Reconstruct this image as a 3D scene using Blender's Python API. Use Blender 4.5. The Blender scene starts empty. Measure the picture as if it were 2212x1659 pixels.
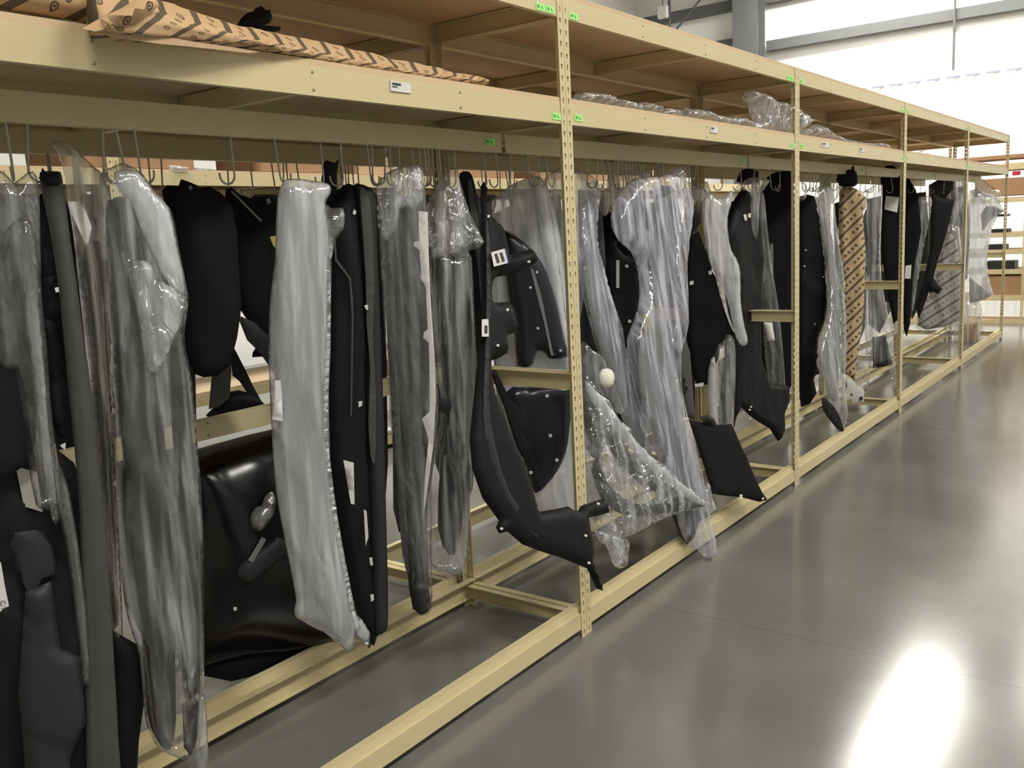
import bpy, bmesh, math, random
import numpy as np
from mathutils import Vector, Matrix, noise
from mathutils.geometry import delaunay_2d_cdt

S = bpy.context.scene
COL = S.collection
rnd = random.Random(7)

# ------------------------------------------------------------------ camera
CAM = Vector((-2.934, -1.9082, 1.6314))
YAW, PITCH, ROLL, FPX = 0.6491, 0.1652, -0.0514, 1965.85
PW, PH = 2212.0, 1659.0
fw = Vector((math.cos(PITCH)*math.cos(YAW), math.cos(PITCH)*math.sin(YAW), -math.sin(PITCH)))
r0 = fw.cross(Vector((0, 0, 1))).normalized()
u0 = r0.cross(fw)
RT = r0*math.cos(ROLL) + u0*math.sin(ROLL)
UP = -r0*math.sin(ROLL) + u0*math.cos(ROLL)
cam = bpy.data.cameras.new('camera')
cam_o = bpy.data.objects.new('camera', cam)
COL.objects.link(cam_o)
cam_o.matrix_world = Matrix(((RT.x, UP.x, -fw.x, CAM.x), (RT.y, UP.y, -fw.y, CAM.y),
                             (RT.z, UP.z, -fw.z, CAM.z), (0, 0, 0, 1)))
cam.sensor_width = 36
cam.lens = FPX/PW*36
cam.clip_start = 0.05
cam.clip_end = 200
S.camera = cam_o

# ------------------------------------------------------------------ view, world
S.view_settings.view_transform = 'Standard'
S.view_settings.look = 'None'
S.view_settings.gamma = 1
S.view_settings.use_curve_mapping = False
S.view_settings.exposure = 0.0
S.cycles.transparent_max_bounces = 24
S.cycles.max_bounces = 8
w = bpy.data.worlds.new('world')
S.world = w
w.use_nodes = True
w.node_tree.nodes['Background'].inputs[0].default_value = (0.80, 0.86, 1.0, 1)
w.node_tree.nodes['Background'].inputs[1].default_value = 0.10
LAMP_POWER = 38.0      # emission strength of the aisle lamps
# lamps: (x, y, z, size_x, size_y, strength factor, label)
LAMPS = [
    (-4.5, -4.4, 6.2, 2.6, 1.0, 1.06, 'white high bay lamp over the aisle behind the camera'),
    (0.3, -4.4, 6.2, 2.6, 1.0, 1.06, 'white high bay lamp over the near aisle beside the first rack bays'),
    (5.5, -4.4, 6.2, 2.6, 1.0, 1.06, 'white high bay lamp over the near aisle by the middle rack bays'),
    (11.3, 1.50, 6.4, 4.2, 1.3, 0.75, 'white high bay lamp over the rack end, mirrored in the floor'),
    (14.2, -1.5, 6.6, 1.0, 3.0, 1.15, 'added wall-washing lamp close to the ribbed end wall, aisle side'),  # unseen lamp added to wash the end wall white
    (14.2, 3.4, 6.6, 1.0, 3.0, 1.15, 'added wall-washing lamp close to the ribbed end wall, back side'),  # second added wall-washer, brightens the end wall further back
    (-2.5, 2.1, 6.4, 2.4, 0.8, 1.0, 'white high bay lamp over the back aisle, nearest one'),
    (2.8, 2.1, 6.4, 2.4, 0.8, 1.0, 'white high bay lamp over the back aisle, middle one'),
    (8.0, 2.3, 6.4, 2.4, 0.8, 1.0, 'white high bay lamp over the back aisle, farthest one'),
]

# ------------------------------------------------------------------ helpers
def ray(px, py):
    return fw + RT*((px-PW/2)/FPX) - UP*((py-PH/2)/FPX)

def up_y(px, py, y):
    d = ray(px, py); return CAM + d*((y-CAM.y)/d.y)

def up_x(px, py, x):
    d = ray(px, py); return CAM + d*((x-CAM.x)/d.x)

def up_z(px, py, z):
    d = ray(px, py); return CAM + d*((z-CAM.z)/d.z)

def mat(name):
    m = bpy.data.materials.new(name); m.use_nodes = True
    nt = m.node_tree; nt.nodes.clear()
    out = nt.nodes.new('ShaderNodeOutputMaterial')
    return m, nt, out

def nd(nt, t, **kw):
    n = nt.nodes.new(t)
    for k, v in kw.items():
        if k.startswith('i_'):
            key = k[2:]
            key = int(key) if key.isdigit() else key.replace('_', ' ')
            n.inputs[key].default_value = v
        else:
            setattr(n, k, v)
    return n

def pbr(name, col, rough=0.5, metal=0.0, bump=0.0, bscale=40.0, var=0.0, vscale=6.0, coord='Object', stretch=(1, 1, 1), spec=0.5, coat=0.0):
    m, nt, out = mat(name)
    p = nd(nt, 'ShaderNodeBsdfPrincipled')
    p.inputs['Base Color'].default_value = (*col, 1)
    p.inputs['Roughness'].default_value = rough
    p.inputs['Metallic'].default_value = metal
    p.inputs['Specular IOR Level'].default_value = spec
    p.inputs['Coat Weight'].default_value = coat
    nt.links.new(p.outputs[0], out.inputs[0])
    if var or bump:
        tc = nd(nt, 'ShaderNodeTexCoord'); mp = nd(nt, 'ShaderNodeMapping'); mp.inputs['Scale'].default_value = stretch
        nt.links.new(tc.outputs[coord], mp.inputs[0])
    if var:
        n = nd(nt, 'ShaderNodeTexNoise', i_Scale=vscale, i_Detail=6.0)
        nt.links.new(mp.outputs[0], n.inputs['Vector'])
        mx = nd(nt, 'ShaderNodeMix', data_type='RGBA')
        mx.inputs['A'].default_value = (*[c*(1-var) for c in col], 1)
        mx.inputs['B'].default_value = (*[min(1, c*(1+var)) for c in col], 1)
        nt.links.new(n.outputs['Fac'], mx.inputs['Factor']); nt.links.new(mx.outputs['Result'], p.inputs['Base Color'])
        rm = nd(nt, 'ShaderNodeMapRange'); rm.inputs['To Min'].default_value = rough*0.85; rm.inputs['To Max'].default_value = min(1, rough*1.15)
        nt.links.new(n.outputs['Fac'], rm.inputs[0]); nt.links.new(rm.outputs[0], p.inputs['Roughness'])
    if bump:
        n2 = nd(nt, 'ShaderNodeTexNoise', i_Scale=bscale, i_Detail=3.0)
        nt.links.new(mp.outputs[0], n2.inputs['Vector'])
        b = nd(nt, 'ShaderNodeBump', i_Strength=bump, i_Distance=0.01)
        nt.links.new(n2.outputs['Fac'], b.inputs['Height']); nt.links.new(b.outputs[0], p.inputs['Normal'])
    return m

def film(name, haze, tint=(0.80, 0.82, 0.86), rough=0.13, crinkle=0.35, cscale=5.0, vary=0.8):
    """polythene: clear film, partly milky, glossy, with fine creases running down the sheet"""
    m, nt, out = mat(name)
    L = nt.links.new
    tc = nd(nt, 'ShaderNodeTexCoord')
    mp = nd(nt, 'ShaderNodeMapping'); mp.inputs['Scale'].default_value = (8.0, 0.6, 1.0)
    L(tc.outputs['UV'], mp.inputs[0])
    n1 = nd(nt, 'ShaderNodeTexNoise', i_Scale=3.6, i_Detail=4.0, i_Distortion=0.5)
    L(mp.outputs[0], n1.inputs['Vector'])
    mr = nd(nt, 'ShaderNodeMapRange', interpolation_type='SMOOTHSTEP'); mr.inputs['From Min'].default_value = 0.42; mr.inputs['From Max'].default_value = 0.74
    mr.inputs['To Min'].default_value = haze*(1-vary); mr.inputs['To Max'].default_value = min(0.9, haze*(1+2.2*vary))
    L(n1.outputs['Fac'], mr.inputs[0])
    tr = nd(nt, 'ShaderNodeBsdfTransparent'); tr.inputs[0].default_value = (0.93, 0.94, 0.95, 1)
    df = nd(nt, 'ShaderNodeBsdfDiffuse'); df.inputs[0].default_value = (*tint, 1)
    tl = nd(nt, 'ShaderNodeBsdfTranslucent'); tl.inputs[0].default_value = (*tint, 1)
    dm = nd(nt, 'ShaderNodeMixShader', i_0=0.25); L(df.outputs[0], dm.inputs[1]); L(tl.outputs[0], dm.inputs[2])
    ms = nd(nt, 'ShaderNodeMixShader'); L(mr.outputs[0], ms.inputs[0]); L(tr.outputs[0], ms.inputs[1]); L(dm.outputs[0], ms.inputs[2])
    # creases
    mp2 = nd(nt, 'ShaderNodeMapping'); mp2.inputs['Scale'].default_value = ((2.6, 0.7, 1.0) if cscale < 12 else (1.6, 1.0, 1.0))
    L(tc.outputs['UV'], mp2.inputs[0])
    n2 = nd(nt, 'ShaderNodeTexNoise', i_Scale=cscale, i_Detail=2.5, i_Distortion=1.2)
    n3 = nd(nt, 'ShaderNodeTexVoronoi', i_Scale=cscale*0.8, feature='DISTANCE_TO_EDGE')
    L(mp2.outputs[0], n2.inputs['Vector']); L(mp2.outputs[0], n3.inputs['Vector'])
    ad = nd(nt, 'ShaderNodeMath', operation='MULTIPLY_ADD'); ad.inputs[1].default_value = 0.5
    L(n3.outputs['Distance'], ad.inputs[0]); L(n2.outputs['Fac'], ad.inputs[2])
    b = nd(nt, 'ShaderNodeBump', i_Strength=crinkle, i_Distance=0.03)
    L(ad.outputs[0], b.inputs['Height'])
    gl = nd(nt, 'ShaderNodeBsdfGlossy'); gl.inputs['Roughness'].default_value = rough
    gl.inputs[0].default_value = (1, 1, 1, 1)
    L(b.outputs[0], gl.inputs['Normal']); L(b.outputs[0], df.inputs['Normal'])
    # Schlick reflectance of a thin sheet, the same from both sides
    ge = nd(nt, 'ShaderNodeNewGeometry')
    dp = nd(nt, 'ShaderNodeVectorMath', operation='DOT_PRODUCT'); L(b.outputs[0], dp.inputs[0]); L(ge.outputs['Incoming'], dp.inputs[1])
    ab = nd(nt, 'ShaderNodeMath', operation='ABSOLUTE'); L(dp.outputs['Value'], ab.inputs[0])
    om = nd(nt, 'ShaderNodeMath', operation='SUBTRACT'); om.inputs[0].default_value = 1.0; om.use_clamp = True; L(ab.outputs[0], om.inputs[1])
    pw = nd(nt, 'ShaderNodeMath', operation='POWER'); pw.inputs[1].default_value = 5.0; L(om.outputs[0], pw.inputs[0])
    fm = nd(nt, 'ShaderNodeMath', operation='MULTIPLY_ADD'); fm.inputs[1].default_value = 0.75; fm.inputs[2].default_value = 0.11; L(pw.outputs[0], fm.inputs[0])
    fin = nd(nt, 'ShaderNodeMixShader'); L(fm.outputs[0], fin.inputs[0]); L(ms.outputs[0], fin.inputs[1]); L(gl.outputs[0], fin.inputs[2])
    L(fin.outputs[0], out.inputs[0])
    return m

def kraft(name, base=(0.56, 0.37, 0.20), ink=(0.035, 0.028, 0.022), period=0.078, ang=0.6, filled=False):
    """brown wrapping paper printed with slanting bars, short dashes and small ring emblems (UV in metres)"""
    m, nt, out = mat(name); L = nt.links.new
    def M(op, a, b=None, c=None):
        n = nd(nt, 'ShaderNodeMath', operation=op)
        for k, v in enumerate((a, b, c)):
            if v is None: continue
            if isinstance(v, (int, float)): n.inputs[k].default_value = v
            else: L(v, n.inputs[k])
        return n.outputs[0]
    tc = nd(nt, 'ShaderNodeTexCoord'); sp = nd(nt, 'ShaderNodeSeparateXYZ'); L(tc.outputs['UV'], sp.inputs[0])
    ca, sa = math.cos(ang), math.sin(ang)
    x, y = sp.outputs[0], sp.outputs[1]
    a = M('ADD', M('MULTIPLY', x, ca), M('MULTIPLY', y, sa))     # along the bar
    b = M('SUBTRACT', M('MULTIPLY', y, ca), M('MULTIPLY', x, sa))  # across the bar
    bq = M('DIVIDE', b, period)
    fb = M('FRACT', bq); row = M('FLOOR', bq)
    bar = M('LESS_THAN', fb, 0.21)
    aq = M('ADD', M('DIVIDE', a, period*0.42), M('MULTIPLY', row, 0.37))
    fa = M('FRACT', aq)
    dx = M('MULTIPLY', M('SUBTRACT', fa, 0.5), 0.42); dy = M('SUBTRACT', fb, 0.60)
    rr = M('SQRT', M('ADD', M('POWER', dx, 2.0), M('POWER', dy, 2.0)))
    ring = M('MULTIPLY', M('LESS_THAN', rr, 0.115), M('GREATER_THAN', rr, 0.065))
    dot = M('LESS_THAN', rr, 0.13 if filled else 0.035)
    ns = nd(nt, 'ShaderNodeTexNoise', i_Scale=9.0); L(tc.outputs['UV'], ns.inputs['Vector'])
    gate = M('GREATER_THAN', M('FRACT', M('MULTIPLY', M('FLOOR', aq), 0.401)), 0.35)
    ink_f = M('MAXIMUM', bar, M('MULTIPLY', gate, M('MAXIMUM', ring, dot)))
    ink_f = M('MULTIPLY', ink_f, 0.86)
    mx = nd(nt, 'ShaderNodeMix', data_type='RGBA'); mx.inputs['A'].default_value = (*base, 1); mx.inputs['B'].default_value = (*ink, 1)
    L(ink_f, mx.inputs['Factor'])
    p = nd(nt, 'ShaderNodeBsdfPrincipled', i_Roughness=0.75)
    L(mx.outputs['Result'], p.inputs['Base Color'])
    bp = nd(nt, 'ShaderNodeBump', i_Strength=0.35, i_Distance=0.02); L(ns.outputs['Fac'], bp.inputs['Height']); L(bp.outputs[0], p.inputs['Normal'])
    L(p.outputs[0], out.inputs[0])
    return m

def particle(name, col):
    m, nt, out = mat(name); L = nt.links.new
    tc = nd(nt, 'ShaderNodeTexCoord')
    v = nd(nt, 'ShaderNodeTexVoronoi', i_Scale=260.0); L(tc.outputs['Object'], v.inputs['Vector'])
    n = nd(nt, 'ShaderNodeTexNoise', i_Scale=3.0, i_Detail=5.0); L(tc.outputs['Object'], n.inputs['Vector'])
    cr = nd(nt, 'ShaderNodeValToRGB')
    cr.color_ramp.elements[0].color = (*[c*0.78 for c in col], 1); cr.color_ramp.elements[1].color = (*[min(1, c*1.12) for c in col], 1)
    mxf = nd(nt, 'ShaderNodeMath', operation='MULTIPLY_ADD'); mxf.inputs[1].default_value = 0.45; L(v.outputs['Color'], mxf.inputs[0])
    hf = nd(nt, 'ShaderNodeMath', operation='MULTIPLY'); hf.inputs[1].default_value = 0.6; L(n.outputs['Fac'], hf.inputs[0]); L(hf.outputs[0], mxf.inputs[2])
    L(mxf.outputs[0], cr.inputs[0])
    p = nd(nt, 'ShaderNodeBsdfPrincipled', i_Roughness=0.7); L(cr.outputs[0], p.inputs['Base Color']); L(p.outputs[0], out.inputs[0])
    return m

def floor_mat():
    m, nt, out = mat('polished_concrete'); L = nt.links.new
    tc = nd(nt, 'ShaderNodeTexCoord')
    n = nd(nt, 'ShaderNodeTexNoise', i_Scale=1.4, i_Detail=8.0, i_Roughness=0.6); L(tc.outputs['Object'], n.inputs['Vector'])
    n2 = nd(nt, 'ShaderNodeTexNoise', i_Scale=60.0, i_Detail=3.0); L(tc.outputs['Object'], n2.inputs['Vector'])
    cr = nd(nt, 'ShaderNodeValToRGB')
    cr.color_ramp.elements[0].position = 0.3; cr.color_ramp.elements[0].color = (0.138, 0.136, 0.126, 1)
    cr.color_ramp.elements[1].position = 0.75; cr.color_ramp.elements[1].color = (0.190, 0.186, 0.172, 1)
    L(n.outputs['Fac'], cr.inputs[0])
    # saw-cut control joints every 4.5 m, one of them crossing the aisle near the camera
    sp = nd(nt, 'ShaderNodeSeparateXYZ'); L(tc.outputs['Object'], sp.inputs[0])
    def M(op, a, b=None):
        q = nd(nt, 'ShaderNodeMath', operation=op)
        for k, v in enumerate((a, b)):
            if v is None: continue
            if isinstance(v, (int, float)): q.inputs[k].default_value = v
            else: L(v, q.inputs[k])
        return q.outputs[0]
    wob = M('MULTIPLY', M('SUBTRACT', n.outputs['Fac'], 0.5), 0.02)
    jx = M('ABSOLUTE', M('SUBTRACT', M('FRACT', M('DIVIDE', M('ADD', M('ADD', sp.outputs[0], wob), 1.85), 4.5)), 0.5))
    line = M('LESS_THAN', jx, 0.0006)
    mx = nd(nt, 'ShaderNodeMix', data_type='RGBA'); mx.inputs['B'].default_value = (0.10, 0.09, 0.08, 1)
    L(cr.outputs[0], mx.inputs['A']); L(M('MULTIPLY', line, 0.7), mx.inputs['Factor'])
    p = nd(nt, 'ShaderNodeBsdfPrincipled'); L(mx.outputs['Result'], p.inputs['Base Color'])
    rr = nd(nt, 'ShaderNodeMapRange'); rr.inputs['To Min'].default_value = 0.13; rr.inputs['To Max'].default_value = 0.21
    L(n.outputs['Fac'], rr.inputs[0]); L(rr.outputs[0], p.inputs['Roughness'])
    p.inputs['Specular IOR Level'].default_value = 0.75
    L(p.outputs[0], out.inputs[0])
    return m

M = {}
M['khaki'] = pbr('khaki_paint', (0.595, 0.508, 0.295), 0.42, var=0.05, vscale=2.0)
M['board'] = particle('particle_board', (0.64, 0.48, 0.30))
M['wire'] = pbr('galvanised_wire', (0.42, 0.40, 0.36), 0.45, 0.6)
M['rivet'] = pbr('rivet_steel', (0.30, 0.27, 0.18), 0.4, 0.5)
M['black'] = pbr('black_plastic', (0.008, 0.008, 0.009), 0.6, bump=0.12, bscale=30, var=0.3, spec=0.22)
M['felt'] = pbr('black_felt', (0.009, 0.009, 0.010), 0.9, bump=0.3, bscale=400, var=0.25, spec=0.15)
M['dark'] = pbr('charcoal_plastic', (0.020, 0.021, 0.023), 0.5, bump=0.1, bscale=30, var=0.25, spec=0.4)
M['grey'] = pbr('dark_grey_plastic', (0.058, 0.058, 0.058), 0.5, bump=0.05, bscale=30, var=0.15, spec=0.4)
M['midgrey'] = pbr('mid_grey_plastic', (0.17, 0.175, 0.18), 0.45, var=0.15)
M['navy'] = pbr('glossy_black_plastic', (0.012, 0.013, 0.019), 0.22, var=0.2, spec=0.5)
M['gloss'] = pbr('black_lacquer', (0.008, 0.008, 0.009), 0.2, spec=0.5)
M['white'] = pbr('off_white_plastic', (0.62, 0.61, 0.58), 0.45)
M['paper'] = pbr('label_paper', (0.66, 0.66, 0.64), 0.6)
M['oldpaper'] = pbr('aged_label_paper', (0.36, 0.36, 0.29), 0.6, var=0.1)
M['ink'] = pbr('printing_ink', (0.03, 0.03, 0.03), 0.6)
M['green'] = pbr('green_sticker', (0.38, 0.86, 0.24), 0.5)
M['greenink'] = pbr('faded_green_ink', (0.10, 0.30, 0.07), 0.5)
M['blueink'] = pbr('blue_ink', (0.10, 0.12, 0.45), 0.5)
M['red'] = pbr('red_card', (0.62, 0.02, 0.06), 0.5)
M['foam'] = pbr('packing_foam', (0.72, 0.70, 0.60), 0.8, bump=0.4, bscale=60)
M['yellow'] = pbr('ochre_foam', (0.45, 0.36, 0.12), 0.8)
M['card'] = pbr('brown_cardboard', (0.36, 0.21, 0.11), 0.8, var=0.08)
M['cardlight'] = pbr('light_cardboard', (0.50, 0.34, 0.20), 0.8, var=0.08)
M['silver'] = pbr('silver_housing', (0.35, 0.35, 0.35), 0.3, 0.7, bump=0.2, bscale=20)
M['wall'] = pbr('white_wall_panel', (0.86, 0.86, 0.83), 0.55, bump=0.35, bscale=3.0, stretch=(1, 1, 0.4))
M['ceil'] = pbr('white_roof_liner', (0.50, 0.50, 0.48), 0.6, bump=0.1, bscale=3.0)
M['wallgrey'] = pbr('grey_wall_panel', (0.30, 0.30, 0.29), 0.6)
M['steel'] = pbr('grey_primed_steel', (0.095, 0.10, 0.10), 0.5, var=0.08)
M['steeldark'] = pbr('dark_slot_steel', (0.055, 0.05, 0.045), 0.5)
M['bluegrey'] = pbr('blue_grey_paint', (0.20, 0.23, 0.30), 0.5)
M['film'] = film('clear_polythene', 0.16)
M['filmc'] = film('thin_clear_polythene', 0.08, crinkle=0.5, cscale=8.0)
M['milky'] = film('milky_polythene', 0.50, crinkle=0.35, cscale=7.0, vary=0.22)
M['haze'] = film('hazy_polythene', 0.20, crinkle=0.4)
M['crink'] = film('crumpled_polythene', 0.22, crinkle=1.0, cscale=12.0, rough=0.10)
M['pale'] = film('pale_polythene', 0.62, crinkle=0.35, cscale=6.0, vary=0.25)
M['warm'] = film('yellowish_polythene', 0.28, tint=(0.74, 0.70, 0.56), crinkle=0.5)
M['lilac'] = film('bluish_polythene', 0.30, tint=(0.72, 0.73, 0.86), crinkle=0.45, cscale=8)
M['kraft'] = kraft('printed_kraft_paper')
M['kraftbar'] = kraft('printed_kraft_paper_slanted', base=(0.50, 0.36, 0.21), period=0.085, ang=0.78, filled=True)
M['kraftgrey'] = kraft('printed_grey_paper', base=(0.44, 0.43, 0.40), period=0.11, ang=0.6)
M['floor'] = floor_mat()

def new_obj(name, me, parent=None, loc=None):
    o = bpy.data.objects.new(name, me); COL.objects.link(o)
    if loc is not None: o.location = loc
    if parent is not None: o.parent = parent
    return o

def tag(o, label=None, cat=None, group=None, kind=None):
    if label: o['label'] = label
    if cat: o['category'] = cat
    if group: o['group'] = group
    if kind: o['kind'] = kind
    return o

def empty(name, loc, label, cat, group=None, rot=(0, 0, 0)):
    o = new_obj(name, None, None, loc); o.rotation_euler = rot; o.empty_display_size = 0.05
    return tag(o, label, cat, group)

class MB:
    def __init__(s): s.bm = bmesh.new(); s.uv = s.bm.loops.layers.uv.new('UVMap')
    def box(s, x0, x1, y0, y1, z0, z1, rot=None, piv=None):
        vs = [s.bm.verts.new((x, y, z)) for x in (x0, x1) for y in (y0, y1) for z in (z0, z1)]
        for f in ((0, 1, 3, 2), (4, 6, 7, 5), (0, 4, 5, 1), (2, 3, 7, 6), (0, 2, 6, 4), (1, 5, 7, 3)):
            s.bm.faces.new([vs[i] for i in f])
        if rot is not None:
            bmesh.ops.rotate(s.bm, verts=vs, cent=piv or ((x0+x1)/2, (y0+y1)/2, (z0+z1)/2), matrix=rot)
        return vs
    def prism(s, prof, axis, a0, a1):
        """closed 2D profile extruded along an axis ('x' -> profile is (y,z); 'y' -> (x,z); 'z' -> (x,y))"""
        def P(q, a):
            return {'x': (a, q[0], q[1]), 'y': (q[0], a, q[1]), 'z': (q[0], q[1], a)}[axis]
        A = [s.bm.verts.new(P(q, a0)) for q in prof]; B = [s.bm.verts.new(P(q, a1)) for q in prof]
        n = len(prof)
        for i in range(n): s.bm.faces.new((A[i], A[(i+1) % n], B[(i+1) % n], B[i]))
        s.bm.faces.new(A[::-1]); s.bm.faces.new(B)
    def tube(s, pts, r, seg=8, cap=True):
        pts = [Vector(p) for p in pts]; rings = []
        prev = None
        for i, p in enumerate(pts):
            t = (pts[min(i+1, len(pts)-1)] - pts[max(i-1, 0)]).normalized()
            a = prev if prev is not None else (Vector((0, 0, 1)) if abs(t.z) < .9 else Vector((0, 1, 0)))
            n1 = (a - t*a.dot(t)).normalized(); prev = n1; n2 = t.cross(n1)
            rr = r[i] if isinstance(r, (list, tuple)) else r
            rings.append([s.bm.verts.new(p + (n1*math.cos(k*math.tau/seg) + n2*math.sin(k*math.tau/seg))*rr) for k in range(seg)])
        for A, B in zip(rings, rings[1:]):
            for k in range(seg): s.bm.faces.new((A[k], A[(k+1) % seg], B[(k+1) % seg], B[k]))
        if cap: s.bm.faces.new(rings[0][::-1]); s.bm.faces.new(rings[-1])
    def disc(s, c, n, r, h, seg=10, r2=None):
        n = Vector(n).normalized(); c = Vector(c); s.tube([c, c+n*h*.6, c+n*h], [r, r, (r2 if r2 else r*.6)], seg)
    def mesh(s, name, material, smooth=False, bevel=0):
        bmesh.ops.recalc_face_normals(s.bm, faces=s.bm.faces)
        if bevel:
            es = [e for e in s.bm.edges if len(e.link_faces) == 2 and e.calc_face_angle(0) > .6]
            bmesh.ops.bevel(s.bm, geom=es, offset=bevel, segments=2, affect='EDGES', clamp_overlap=True)
        me = bpy.data.meshes.new(name); s.bm.to_mesh(me); s.bm.free()
        if smooth:
            for p in me.polygons: p.use_smooth = True
        me.materials.append(material)
        return me
    def build(s, name, material, parent=None, smooth=False, bevel=0, loc=None):
        return new_obj(name, s.mesh(name, material, smooth, bevel), parent, loc)

def spline(pts, n=3):
    out = []; k = len(pts)
    for i in range(k):
        p0, p1, p2, p3 = pts[i-1], pts[i], pts[(i+1) % k], pts[(i+2) % k]
        for j in range(n):
            t = j/n
            out.append(tuple(0.5*((2*p1[a]) + (-p0[a]+p2[a])*t + (2*p0[a]-5*p1[a]+4*p2[a]-p3[a])*t*t + (-p0[a]+3*p1[a]-3*p2[a]+p3[a])*t**3) for a in (0, 1)))
    return out

def edge_dist(P, poly):
    d = np.full(len(P), 1e9)
    n = len(poly)
    for i in range(n):
        a = poly[i]; b = poly[(i+1) % n]; ab = b-a; L2 = max(1e-12, (ab**2).sum())
        t = np.clip(((P-a)@ab)/L2, 0, 1)
        q = a + t[:, None]*ab
        d = np.minimum(d, np.sqrt(((P-q)**2).sum(1)))
    return d

def inside(P, poly):
    c = np.zeros(len(P), bool); n = len(poly)
    for i in range(n):
        a = poly[i]; b = poly[(i+1) % n]
        m = ((a[1] > P[:, 1]) != (b[1] > P[:, 1]))
        with np.errstate(divide='ignore', invalid='ignore'):
            xx = (b[0]-a[0])*(P[:, 1]-a[1])/(b[1]-a[1]) + a[0]
        c ^= m & (P[:, 0] < xx)
    return c

def span(P, poly):
    """share across the outline's width at each point's height"""
    lo = np.full(len(P), 1e9); hi = np.full(len(P), -1e9); n = len(poly)
    for i in range(n):
        a = poly[i]; b = poly[(i+1) % n]
        if abs(a[1]-b[1]) < 1e-9: continue
        m = (np.minimum(a[1], b[1])-1e-6 <= P[:, 1]) & (P[:, 1] <= np.maximum(a[1], b[1])+1e-6)
        xx = a[0] + (b[0]-a[0])*(P[:, 1]-a[1])/(b[1]-a[1])
        lo = np.where(m, np.minimum(lo, xx), lo); hi = np.where(m, np.maximum(hi, xx), hi)
    return np.clip((P[:, 0]-lo)/np.maximum(hi-lo, 1e-4), 0, 1)

def plane_of(yt, yb, c=0.0, x0=0.0):
    """hanging plane: depth yt at the hooks (z 1.85), yb near the floor (z 0.2), turned by slope c about the upright"""
    k = (yt-yb)/1.65
    return (yt, k, c, x0)

def on_plane(px, py, pl):
    yt, k, c, x0 = pl
    d = ray(px, py)
    # y = yt + k*(z-1.85) + c*(x-x0)
    A = d.y - k*d.z - c*d.x
    B = yt + k*(CAM.z-1.85) + c*(CAM.x-x0) - CAM.y
    return CAM + d*(B/A)

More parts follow.
